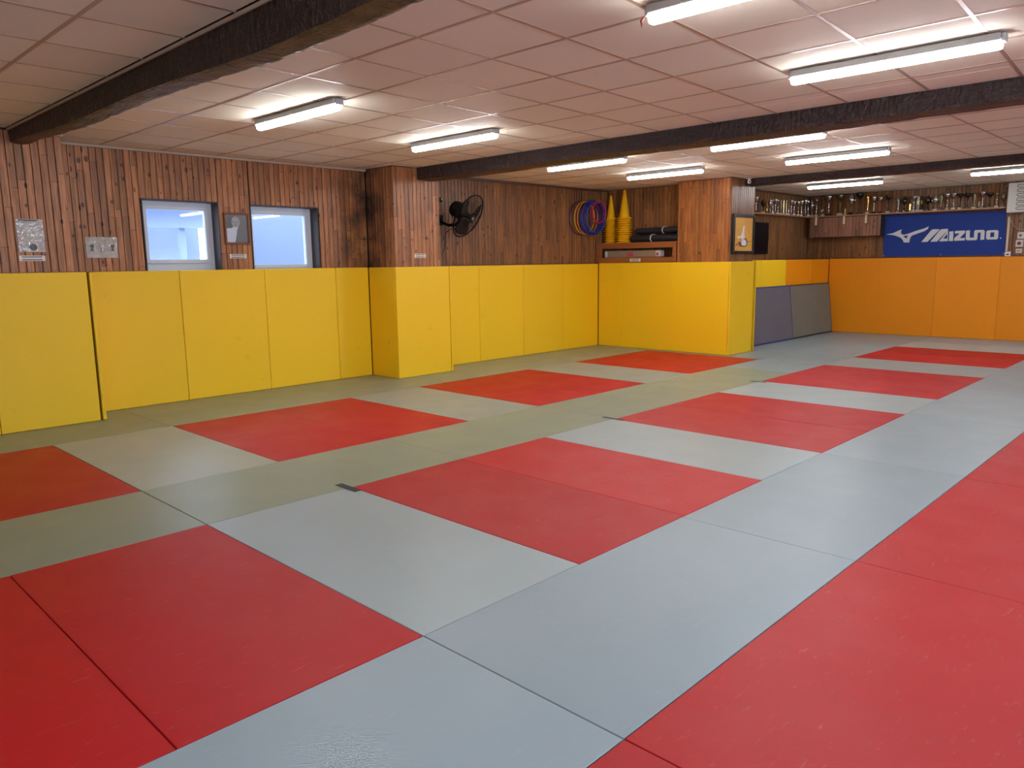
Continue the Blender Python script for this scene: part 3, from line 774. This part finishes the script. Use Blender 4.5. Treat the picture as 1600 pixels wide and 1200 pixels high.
for k in range(3):
    m=MB(); v=[];f=[]; a0=k*2*math.pi/3+.4
    for i in range(7):
        rr=.05+.23*i/6; wdt=.42+.30*math.sin(i/6*math.pi*.8)
        for j in range(6):
            a=a0+(j/5-.5)*wdt*1.6; v.append(Mf@Vector((rr*math.cos(a),rr*math.sin(a),.03*(j/5-.5)*2)))
    for i in range(6):
        for j in range(5): q=i*6+j; f.append((q,q+1,q+7,q+6))
    n=len(v); v+=[x-nrm*.003 for x in v]; f+=[tuple(reversed([i+n for i in q])) for q in f]
    f+=[(i,i+1,i+1+n,i+n) for i in range(5)]+[(36+i,37+i,37+i+n,36+i+n) for i in range(5)]+[(6*i,6*i+6,6*i+6+n,6*i+n) for i in range(6)]+[(6*i+5,6*i+11,6*i+11+n,6*i+5+n) for i in range(6)]
    m.add(v,f,True); m.build('blade',plain('smoked_blade',(44,32,26),.6,0,Specular_IOR_Level=.2),fr)
MB().lathe([(.052,.066),(.052,.076),(.03,.082),(.0,.082)],20,Mf).build('guard_badge',BLACK,fr)
MB().lathe([(.022,.082),(.022,.086),(0,.087)],16,Mf).build('badge',plain('fan_badge_silver',(190,190,200),.25,.6),fr)
MB().lathe([(.0,.05),(.035,.05),(.04,-.02),(.04,-.08)],16,Mf).build('hub',BLACK,fr)
MB().lathe([(.05,-.085),(.085,-.095),(.112,-.13),(.115,-.23),(.098,-.275),(.055,-.305),(.0,-.31)],22,Mf).build('motor_housing',BLACK,fr)
MB().tube([Mf@Vector((0,0,-.17)),Mf@Vector((0,0,-.17))+Vector((0,.0,-.16))],.028,10).build('neck',BLACK,fr)
p0=Mf@Vector((0,0,-.17))+Vector((0,0,-.16))
MB().tube([p0+Vector((.0,-.02,.02)),p0,p0+Vector((-.01,.06,-.03)),Vector((.04,-.14,-.02)),Vector((.0,-.05,.02)),Vector((-.0,-.012,.05))],.022,10,rs=[.034,.034,.026,.022,.022,.026]).build('arm',BLACK,fr)
MB().cbox(-.05,.05,-.014,-.001,-.02,.13,.006,2).build('wall_bracket',BLACK,fr)
MB().tube([p0+Vector((-.03,0,-.03)),(.07,-.03,-.12),(.09,-.008,-.25),(.07,-.008,-.33),(.02,-.008,-.43),(.03,-.008,-.47)],.0045,5).build('power_cord',BLACK,fr)
r=empty('cable_hook',(5.515,4.219,2.40)); tag(r,'small black and white cable hook on the panelling above the fan bracket','hook')
MB().cbox(-.018,.018,-.03,-.001,-.03,.035,.005,1).build('body',BLACK,r); MB().lathe([(.0,.0),(.013,.0),(.013,.006),(0,.008)],12,Matrix.Translation((0,-.03,.012))@Matrix.Rotation(math.pi/2,4,'X')).build('cap',WHITE,r)

# ---- hoops on the wall
HY=[4.204]
def hoop(x,z,rad,th,rgb,label):
    HY[0]-=th; o=MB().ring(rad,th,56,8,Matrix.Rotation(math.pi/2,4,'X')).build('hoop',plain('hoop_plastic',rgb,.35),None,(x,HY[0],z),(.03,0,0))
    HY[0]-=th+.0012; tag(o,label,'hoop','hoops hanging on a peg'); return o
hoop(8.67,2.245,.285,.009,(60,30,78),'dark purple hoop hanging nearest the wall, outermost left')
hoop(8.90,2.24,.255,.013,(24,70,150),'blue hoop at the right behind the magenta hoop, low')
hoop(8.73,2.250,.275,.011,(214,150,40),'yellow hoop at the left of the hanging bunch')
hoop(8.79,2.250,.28,.009,(206,120,70),'orange hoop just right of the yellow hoop')
hoop(8.82,2.236,.262,.011,(34,34,120),'indigo hoop between the two blue hoops')
hoop(8.85,2.258,.285,.014,(10,58,140),'blue hoop in the middle of the hanging bunch')
hoop(8.875,2.245,.27,.013,(16,30,140),'deep blue hoop hanging behind the small magenta hoop')
hoop(8.90,2.265,.262,.011,(20,80,170),'bright blue hoop, front most of the large hoops')
hoop(8.895,2.335,.185,.010,(140,20,52),'small dark red hoop behind the magenta one')
hoop(8.93,2.345,.185,.009,(200,40,100),'small magenta hoop at the front of the hanging bunch')
r=empty('hoop_peg',(8.93,4.219,2.50)); tag(r,'metal peg carrying the hoops on the panelled wall','peg')
MB().tube([(0,-.001,.0),(0,-.235,.004),(0,-.247,.03)],.006,8).build('rod',plain('peg_metal',(180,178,170),.3,.8),r)
MB().lathe([(.018,0),(.018,.004),(0,.004)],12,Matrix.Rotation(math.pi/2,4,'X')@Matrix.Translation((0,0,.001))).build('rosette',plain('peg_plate',(150,148,140),.3,.8),r)

# ================================================================== NICHE
r=empty('niche_shelf',(9.15,3.39,1.474)); tag(r,'two tier pine shelf unit built into the wall niche above the yellow pads','shelf')
def B(m,x0,x1,y0,y1,z0,z1): m.cbox(x0-9.15,x1-9.15,y0-3.39,y1-3.39,z0-1.474,z1-1.474,.004,1); return m
B(MB(),9.130,9.168,2.566,4.212,1.715,1.812).build('front_rail',SHELF,r)
B(MB(),9.169,9.494,2.566,4.212,1.790,1.812).build('board',SHELF,r)
B(MB(),9.130,9.168,2.566,4.212,1.474,1.560).build('front_rail',SHELF,r)
B(MB(),9.169,9.494,2.566,4.212,1.54,1.558).build('board',SHELF,r)
B(MB(),9.132,9.168,4.09,4.212,1.561,1.714).build('post',SHELF,r)
B(MB(),9.132,9.168,2.566,2.63,1.561,1.714).build('post',SHELF,r)
# cardboard tube
r=empty('cardboard_tube',(9.28,3.52,1.559)); tag(r,'long brown cardboard parcel with taped ends in the lower compartment of the niche','parcel')
CARD=plain('brown_cardboard',(150,124,96),.7)
MB().cbox(-.07,.07,-.60,.56,.0,.125,.02,2).build('box',CARD,r)
TP=plain('clear_tape',(206,196,186),.25); RT=plain('red_tape_print',(190,70,80),.35)
MB().cbox(-.072,.072,-.605,-.5,-.0,.127,.02,1).build('tape',TP,r); MB().cbox(-.072,.072,.47,.565,-.0,.127,.02,1).build('tape',TP,r)
MB().box(-.0735,-.071,-.06,.06,.02,.09).build('tape',RT,r); MB().box(-.0745,-.072,-.58,-.53,.03,.08).build('tape_print',RT,r)
# cones
def cone_mesh(rs_,zs_):
    prof=[(.155,0),(.158,.003),(.130,.014),(.100,.030),(.090,.050),(.022,.485),(.012,.497),(.0,.50),(.0,.494),(.009,.492),(.0195,.480),(.0875,.046),(.097,.025),(.150,-.001)]
    return MB().lathe([(r_*rs_,z_*zs_) for r_,z_ in prof+prof[:1]],32,cap=False).mesh('training_cone',CONE)
def stack(x,y,z,n,dz,side,lean,cm):
    for k in range(n):
        o=inst('training_cone',cm,None,(x,y+lean[1]*k,z+dz*k),(0,0,R.uniform(0,6)))
        if k==n-1: l='yellow training cone on top of the %s stack in the niche'%side
        elif k==0: l='yellow training cone at the bottom of the %s stack in the niche'%side
        else: l='yellow training cone, %s from the bottom of the %s niche stack'%(['','second','third','fourth','fifth','sixth','seventh','eighth','ninth','tenth','eleventh','twelfth'][k],side)
        tag(o,l,'cone','training cones in two stacks')
stack(9.335,4.035,1.815,11,.041,'left',(0,0),cone_mesh(.86,.85))
stack(9.315,3.735,1.815,12,.0375,'right',(0,-.0006),cone_mesh(1,1))
# rolled covers
BLK=mat_fab('black_tarpaulin',(26,26,30),(38,38,44)); STR=plain('white_strap',(205,200,190),.5)
def roll(x,y0,y1,z,rx,rz,label,sy):
    r=empty('rolled_cover',(x,(y0+y1)/2,z)); tag(r,label,'rolled cover','rolled covers in the niche')
    from mathutils import noise
    L=(y1-y0); v=[];f=[];n=26;sg=22
    for i in range(n+1):
        y=-L/2+L*i/n; e=1-.25*max(0,(abs(i/n-.5)-.44)/.06)
        for k in range(sg):
            a=2*math.pi*k/sg; q=1+.06*noise.noise(Vector((math.cos(a)*2,y*2.2,math.sin(a)*2+z)))+.05*math.sin(3*a+y*2)
            v.append((math.cos(a)*rx*q*e,y,rz+max(-rz,math.sin(a)*rz*q*e)))
    for i in range(n):
        for k in range(sg): l=(k+1)%sg; f.append((i*sg+k,i*sg+l,(i+1)*sg+l,(i+1)*sg+k))
    f+=[tuple(range(sg)),tuple(n*sg+k for k in range(sg))]
    MB().add(v,f,True).build('roll',BLK,r)
    pts=[(math.cos(2*math.pi*k/28)*(rx*1.09),sy-(y0+y1)/2,max(.0105,rz+math.sin(2*math.pi*k/28)*rz*1.1)) for k in range(28)]
    MB().tube(pts,.009,6,True).build('strap',STR,r); return r
roll(9.29,2.585,3.54,1.813,.095,.062,'lower black rolled cover with a white strap in the niche',3.10)
roll(9.36,2.585,3.50,1.953,.085,.055,'upper black rolled cover with a white strap lying on the other roll',2.92)

# ================================================================== PIER SIDE / RECESS
r=empty('framed_painting',(9.565,1.619,1.588)); tag(r,'orange painting of two white clad judoka in a black frame on the wide pier','picture')
a,hh,ft=.352,.618,.050
m=MB()
for bx in ((-a,a,0,ft),(-a,a,hh-ft,hh),(-a,-a+ft,ft,hh-ft),(a-ft,a,ft,hh-ft)): m.cbox(bx[0],bx[1],-.04,-.001,bx[2],bx[3],.005,1)
m.build('frame',DARK,r)
t=NT('ochre_canvas',lin((222,160,40)),.55); t.col(t.mix(t.noise(t.pos(),6,4,.6),lin((214,138,26)),lin((232,182,72))))
cv=MB().box(-a+ft,a-ft,-.02,-.004,ft,hh-ft).build('canvas',t.m,r)
X=lambda u,v:(-a+ft+(2*a-2*ft)*u, ft+(hh-2*ft)*v)
def pf(pts,y,col,nm): return MB().slab([X(*p) for p in pts],1,y-.001,y).build(nm,plain('paint_'+nm,col,.5),cv)
pf([(.08,.18),(.3,.26),(.62,.27),(.95,.30),(.95,.285),(.6,.25),(.25,.21),(.1,.14)],-.0204,(150,50,22),'red_ground')
pf([(.22,.15),(.4,.12),(.62,.12),(.72,.17),(.62,.18),(.3,.19)],-.0208,(112,78,30),'shadow')
pf([(.38,.48),(.44,.62),(.49,.75),(.55,.74),(.53,.6),(.54,.48),(.58,.40),(.42,.34),(.34,.40),(.22,.36),(.16,.42),(.2,.44),(.28,.42)],-.0214,(240,226,214),'thrown_figure')
pf([(.3,.17),(.22,.24),(.3,.28),(.4,.24),(.42,.18)],-.0219,(100,58,84),'folded_figure')
pf([(.40,.17),(.38,.24),(.46,.34),(.58,.36),(.68,.28),(.66,.18),(.56,.15)],-.0225,(224,222,226),'bending_figure')
pf([(.56,.38),(.66,.36),(.72,.27),(.70,.17),(.66,.18),(.67,.27),(.60,.33),(.52,.36)],-.0230,(40,36,30),'dark_belt')
r=empty('dark_screen',(11.93,2.519,1.60)); tag(r,'black glossy wall screen hanging in the recess below the trophy shelf','screen')
MB().cbox(-.32,.32,-.05,-.001,0,.59,.006,1).build('casing',BLACK,r)
MB().box(-.30,.30,-.0525,-.0505,.02,.57).build('screen_glass',NT('dark_glass',lin((3,4,14)),.25,Specular_IOR_Level=.2).m,r)

# trophy shelf (one L shaped board) and brackets
r=empty('trophy_shelf',(14.0,1.0,2.325)); tag(r,'long pine shelf carrying trophies round the far corner','shelf')
MB().prism([(x-14.0,y-1.0) for x,y in [(10.0,2.515),(10.0,2.335),(13.88,2.335),(13.88,-1.05),(14.146,-1.05),(14.146,2.515)]],0,.024,.003).build('board',SHELF2,r)
BRK=plain('cream_bracket',(226,208,172),.45)
for y in (2.17,1.62,1.20):
    MB().box(-.302,-.292,y-1-.018,y-1+.018,-.16,-.002).build('bracket',BRK,r)
# boxed cupboard under the shelf
r=empty('wall_cupboard',(13.9,1.66,1.925)); tag(r,'plank clad wooden cupboard under the trophy shelf left of the blue banner','cupboard')
MB().box(-.03,.245,-.675,.69,.0,.385).build('carcass',DK,r)
mm=MB(); k=0
y=-.68
while y<.69:
    key='cupboard_plank'
    if key not in PM: PM[key]=MB().cbox(0,.014,.003,PW-.003,0,.385,.003,1).mesh('plank',mat_wood('varnished_pine_pinkish',(168,118,92),(146,98,74),(116,72,54)))
    inst('plank',PM[key],r,(-.046,y,0)); y+=PW
# trophies
TR=[('bowl','s',11.576,2.41,.282),('plaque','k',11.702,2.41,.284),('goblet','k',11.868,2.41,.263),('figure','g',12.011,2.41,.265),('goblet','s',12.143,2.41,.291),('column','s',12.25,2.41,.28),('bowl','s',12.358,2.41,.281),('column','s',12.467,2.41,.283),('plaque','k',12.605,2.41,.285),('plaque','y',12.716,2.41,.286),('plaque','y',12.843,2.41,.288),('figure','s',12.943,2.41,.289),('bowl','s',13.058,2.41,.291),('bowl','s',13.189,2.41,.28),('bowl','s',13.381,2.41,.283),('bowl','s',13.532,2.41,.31),('bowl','s',13.715,2.41,.326),('column','s',13.854,2.41,.328),('goblet','s',14.0,2.395,.343),('column','s',14.0,2.3,.368),('star','s',14.0,2.167,.379),('bowl','s',14.0,2.049,.403),('bowl','y',14.0,1.825,.412),('short','w',14.0,1.718,.128),('goblet','s',14.0,1.605,.421),('bowl','k',14.0,1.45,.418),('vase','g',14.0,1.292,.377),('bowl','s',14.0,1.171,.325),('bowl','r',14.0,1.052,.311),('bowl','k',14.0,.911,.333),('vase','s',14.0,.731,.269),('goblet','k',14.0,.617,.304),('short','g',14.0,.515,.145),('bowl','s',14.0,.453,.29),('plaque','k',14.0,.375,.289),('plaque','k',14.0,.314,.288),('goblet','k',14.0,.209,.286),('goblet','s',14.0,.083,.285),('vase','y',14.0,-.007,.295),('bowl','s',14.0,-.114,.294),('bowl','s',14.0,-.219,.292),('bowl','k',14.0,-.324,.279),('bowl','k',14.0,-.444,.277),('vase','y',14.0,-.546,.276),('short','y',14.0,-.626,.115),('bowl','s',14.0,-.678,.286),('bowl','k',14.0,-.791,.261),('column','s',14.0,-.899,.26),('goblet','y',14.0,-1.0,.247)]
MC={'s':SILVER,'k':SMOKE,'g':GOLD,'y':YMET,'r':SILVER,'w':CREAM}
CN={'s':'silver','k':'dark smoked','g':'gold','y':'dull bronze','r':'red stemmed silver','w':'cream'}
KN={'bowl':'bowl topped trophy','goblet':'deep goblet trophy','column':'slim column trophy','plaque':'leaning plaque trophy','figure':'figure topped trophy','star':'star trophy','vase':'tapered vase trophy','short':'short block trophy'}
ORD=lambda n:{1:'first',2:'second',3:'third'}.get(n,'%dth'%n)
def trophy(kind,c,x,y,h,label,face):
    r=empty('trophy',(x,y,2.350),face); tag(r,label,'trophy','trophies on the long shelf')
    mat=MC[c]; base=MARB if R.random()<.6 else BMARB
    if kind in ('bowl','goblet','column','figure','star','vase'):
        bw=.030 if kind!='bowl' or h<.35 else .045
        MB().cbox(-bw*.8,bw*.8,-bw,bw,0,h*.11,.004,1).build('base',base,r)
    st=REDP if c=='r' else mat
    if kind=='bowl':
        MB().lathe([(.022,h*.11),(.012,h*.15),(.007,h*.22),(.015,h*.27),(.007,h*.32),(.006,h*.52),(.014,h*.57),(.006,h*.62),(.008,h*.72)],10).build('stem',st,r)
        w_=.050 if h<.35 else .072
        MB().lathe([(.008,h*.72),(.03,h*.76),(w_*.9,h*.86),(w_,h*.95),(w_*.97,h),(w_*.9,h*.99),(w_*.8,h*.88),(.02,h*.79),(0,h*.785)],14).build('cup',mat,r)
    elif kind=='goblet':
        MB().lathe([(.022,h*.11),(.010,h*.16),(.016,h*.24),(.007,h*.30),(.008,h*.42)],10).build('stem',st,r)
        w_=.046 if h<.35 else .062
        MB().lathe([(.008,h*.42),(.03,h*.5),(w_,h*.64),(w_,h*.74),(w_*.8,h*.82),(w_*.85,h*.84),(w_*.4,h*.92),(.008,h*.95),(.008,h*.98),(0,h)],14).build('cup',mat,r)
        for s in (-1,1): MB().tube([(0,s*w_*.9,h*.56),(0,s*w_*1.22,h*.66),(0,s*w_*1.15,h*.76),(0,s*w_*.85,h*.76)],.004,5).build('handle',mat,r)
    elif kind=='column':
        MB().lathe([(.024,h*.11),(.012,h*.16),(.014,h*.3),(.019,h*.32),(.012,h*.34),(.013,h*.52),(.02,h*.55),(.011,h*.58),(.010,h*.8)],10).build('stem',st,r)
        MB().lathe([(.01,h*.8),(.026,h*.84),(.034,h*.9),(.026,h*.96),(.0,h)],12).build('finial',mat,r)
    elif kind=='figure':
        MB().lathe([(.022,h*.11),(.014,h*.2),(.012,h*.42),(.02,h*.46)],10).build('stem',st,r)
        MB().tube([(0,-.012,h*.46),(0,-.010,h*.6),(0,0,h*.7),(0,0,h*.86)],.014,8,rs=[.007,.009,.013,.012]).tube([(0,.014,h*.46),(0,.010,h*.6),(0,0,h*.7)],.009,8,rs=[.007,.009,.012]).tube([(0,0,h*.84),(0,.02,h*.88),(0,.036,h*.97)],.006,6).tube([(0,0,h*.84),(0,-.02,h*.8),(0,-.03,h*.72)],.006,6).lathe([(0,h*.88),(.011,h*.92),(.011,h*.95),(0,h)],8).build('figure',mat,r)
    elif kind=='star':
        MB().lathe([(.02,h*.11),(.01,h*.14),(.006,h*.2),(.005,h*.88)],8).build('stem',mat,r)
        P=[]
        for k in range(10):
            q=.05 if k%2==0 else .022; a_=math.pi/2+k*math.pi/5; P.append((q*math.cos(a_),h*.30+q*math.sin(a_)))
        MB().slab(P,0,-.018,-.008).build('star',SILVER,r)
        MB().lathe([(0,h*.86),(.014,h*.9),(.016,h*.95),(0,h)],10).build('finial',mat,r)
    elif kind=='vase':
        MB().lathe([(.02,h*.11),(.012,h*.2),(.012,h*.26),(.020,h*.45),(.036,h*.85),(.040,h),(.036,h),(.03,h*.85),(.012,h*.4),(0,h*.38)],14).build('cup',mat,r)
    elif kind=='plaque':
        MB().cbox(-.022,.022,-.027,.027,0,h*.1,.004,1).build('base',base,r)
        MB().slab([(-.025,h*.1),(.024,h*.1),(.028,h*.9),(.014,h),(-.022,h*.94)],0,-.008,.006).build('plaque',mat,r)
        MB().slab([(-.02,h*.45),(.02,h*.45),(.024,h*.7),(-.02,h*.7)],0,-.012,-.0085).build('plate',YMET,r)
    else:
        MB().cbox(-.012,.012,-.016,.016,0,h*.2,.002,1).build('base',base,r)
        MB().cbox(-.008,.008,-.013,.013,h*.2,h,.003,1).build('block',mat,r)
cnt={}
for i,(k,c,x,y,h) in enumerate(TR):
    fa=R.uniform(-.15,.15)+(-.9 if x<13.9 else 0)
    pl='side' if x<13.9 else 'end'
    cnt[pl]=cnt.get(pl,0)+1
    if pl=='side': l='%s %s, %s from the left on the side wall shelf'%(CN[c],KN[k],ORD(cnt[pl]))
    else: l='%s %s, %s from the corner on the end wall shelf'%(CN[c],KN[k],ORD(cnt[pl]))
    trophy(k,c,x,y,h,l,fa)

# ---- banner
r=empty('banner',(14.148,0,1.51)); tag(r,'dark blue sponsor banner with white emblem and lettering on the end wall','banner')
t=NT('blue_banner_cloth',lin((32,56,130)),.65,Specular_IOR_Level=.25); t.bump(t.noise(t.pos(),3,3),.3,.02)
T=Matrix.Translation((-14.148,0,-1.51))
def yz(L,x): return [(x-14.148,p[0],p[1]-1.51) for p in L]
m=MB(); BL=[(1.027,2.312),(-1.038,2.296),(-1.069,1.523),(.987,1.519)]
m.add(yz(BL,14.132)+yz(BL,14.138),[(0,1,2,3),(7,6,5,4),(0,1,5,4),(1,2,6,5),(2,3,7,6),(3,0,4,7)]); m.build('cloth',t.m,r)
LW=plain('banner_white_print',(206,204,200),.6)
def lay(name,polys,x,mat,par):
    m=MB()
    for P in polys: m.slab([(p[0],p[1]-1.51) for p in P],0,x-14.148,x-14.148-.0006)
    return m.build(name,mat,par)
bird=[(.959,1.946),(.829,1.969),(.719,2.02),(.671,2.032),(.692,1.988),(.683,1.951),(.635,1.928),(.542,1.952),(.41,2.001),(.279,2.038),(.203,2.071),(.218,2.024),(.275,1.985),(.406,1.94),(.492,1.908),(.516,1.864),(.528,1.781),(.626,1.784),(.646,1.832),(.692,1.879),(.782,1.918),(.853,1.935)]
hole=[(.642,1.904),(.554,1.919),(.584,1.855)]
lay('emblem',[bird],14.1316,LW,r); lay('emblem_gap',[hole],14.1308,t.m,r)
m1=[(.315,1.784),(.157,2.0),(.125,2.015),(.021,2.012),(.026,1.99),(.209,1.785)]
m2=[(.158,1.785),(.01,1.994),(-.018,2.011),(-.124,2.014),(-.119,1.984),(.045,1.786)]
m3=[(.012,1.787),(-.102,1.953),(-.126,2.001),(-.138,1.788)]; m3h=[(-.054,1.836),(-.119,1.923),(-.125,1.837)]
li=[(-.15,1.962),(-.219,1.966),(-.224,1.79),(-.155,1.789)]
lz=[(-.244,1.969),(-.409,1.973),(-.409,1.93),(-.329,1.838),(-.414,1.838),(-.414,1.794),(-.241,1.79),(-.241,1.84),(-.326,1.924),(-.245,1.922)]
un=[(-.424,1.971),(-.488,1.972),(-.49,1.85),(-.5,1.839),(-.559,1.839),(-.557,1.954),(-.574,1.972),(-.7,1.972),(-.724,1.951),(-.726,1.798),(-.664,1.796),(-.662,1.926),(-.615,1.926),(-.616,1.815),(-.599,1.793),(-.453,1.794),(-.428,1.814)]
oo=[(-.772,1.959),(-.914,1.961),(-.938,1.94),(-.94,1.819),(-.923,1.796),(-.773,1.797),(-.752,1.818),(-.749,1.94)]
oh=[(-.816,1.921),(-.876,1.922),(-.878,1.841),(-.817,1.839)]
for nm_,P in (('letter_m',[m1,m2,m3]),('letter_i',[li]),('letter_z',[lz]),('letters_un',[un]),('letter_o',[oo]),('registered_mark',[[(-.98+.012*math.cos(k),1.817+.012*math.sin(k)) for k in [q*math.pi/4 for q in range(8)]]])):
    lay(nm_,P,14.1316,LW,r)
lay('letter_gap',[m3h,oh],14.1308,t.m,r)
m=MB()
for y,z in ((.975,1.54),(-.03,1.545),(.99,2.275),(-1.05,1.545)): m.ring(.012,.004,12,5,Matrix.Translation((-.018,y,z-1.51))@Matrix.Rotation(math.pi/2,4,'Y'))
m.build('eyelets',plain('eyelet_steel',(150,150,150),.3,.8),r)

# ---- heater and electrics at the right edge
r=empty('wall_heater',(14.0,-1.62,2.245)); tag(r,'white metal wall heater with louvred slots right of the blue banner','heater')
HW=plain('heater_white',(206,200,190),.45)
MB().cbox(-.11,.145,-.54,.54,0,.50,.012,2).build('casing',HW,r)
for k in range(6):
    z=.045+k*.075
    MB().tube([(-.113,-.5,z+.045),(-.113,.38,z+.045),(-.113,.40,z+.035),(-.113,.40,z+.01),(-.113,.38,z),(-.113,-.5,z)],.0045,5).build('louvre',BLACK,r)
    MB().cbox(-.118,-.110,-.5,.375,z+.008,z+.038,.003,1).build('louvre_blade',HW,r)
CW=plain('conduit_cream',(212,188,160),.5)
tag(MB().cbox(-.012,.012,-.017,.017,0,.60,.003,1).build('cable_trunking',CW,None,(14.133,-1.085,1.585)),'cream vertical cable trunking between the blue banner and the switches','trunking')
r=empty('junction_box',(14.148,-1.11,1.496)); tag(r,'small white socket box at the foot of the cream cable trunking','box')
MB().cbox(-.03,-.0,-.045,.045,0,.082,.005,1).build('body',WHITE,r); MB().box(-.032,-.0295,-.02,.02,.02,.045).build('socket',INK,r)
SW=plain('switch_box_grey',(196,184,172),.45)
def sw(y,z,hw,h,col,rad,label,nm_='switch_box'):
    r=empty(nm_,(14.148,y,z)); tag(r,label,'switch')
    MB().cbox(-.05,0,-hw,hw,0,h,.006,1).build('body',SW,r)
    if rad: MB().lathe([(rad,0),(rad,.012),(rad*.7,.02),(0,.02)],16,Matrix.Translation((-.05,0,h/2))@Matrix.Rotation(-math.pi/2,4,'Y')).build('button',plain('button',col,.4),r)
    else: MB().box(-.0515,-.0495,-hw*.5,hw*.5,h*.4,h*.6).build('print',PLG,r)
sw(-1.285,1.795,.052,.118,(70,78,92),.018,'upper grey switch box with a dark knob at the right edge')
sw(-1.275,1.655,.055,.125,(150,44,30),.030,'middle switch box with a round red button at the right edge')
sw(-1.275,1.545,.045,.082,(0,0,0),0,'small white printed box under the red button')
CB=plain('grey_cable',(150,138,124),.5)
tag(MB().tube([(14.13,-1.09,2.22),(14.12,-1.11,2.12),(14.12,-1.16,2.02),(14.12,-1.24,1.96),(14.12,-1.33,1.95),(14.12,-1.42,1.97)],.009,6).build('cable',CB),'grey cable curving below the white heater','cable')
tag(MB().tube([(14.13,-1.02,2.60),(14.12,-.98,2.63),(14.12,-.98,2.69),(14.12,-1.05,2.74),(14.12,-1.2,2.762),(14.12,-1.6,2.765)],.008,6).build('cable',CB),'thin grey cable looping from the ceiling beside the white heater','cable')
tag(MB().tube([(14.12,-1.29,2.24),(14.12,-1.29,1.93)],.009,6).build('conduit',CB),'short vertical grey conduit under the white heater','conduit')
# small camera at the far beam
r=empty('security_camera',(9.50,1.50,2.748)); tag(r,'small white ceiling sensor at the left end of the farthest beam','sensor')
MB().cbox(-.035,.035,-.03,.03,-.012,-.001,.003,1).build('mount',WHITE,r)
MB().lathe([(0,-.085),(.022,-.08),(.03,-.055),(.022,-.03),(.012,-.012)],14).build('body',WHITE,r)
MB().lathe([(.012,0),(.012,.006),(0,.008)],12,Matrix.Translation((-.022,-.016,-.055))@Matrix.Rotation(-2.2,4,'Y')).build('lens',BLACK,r)
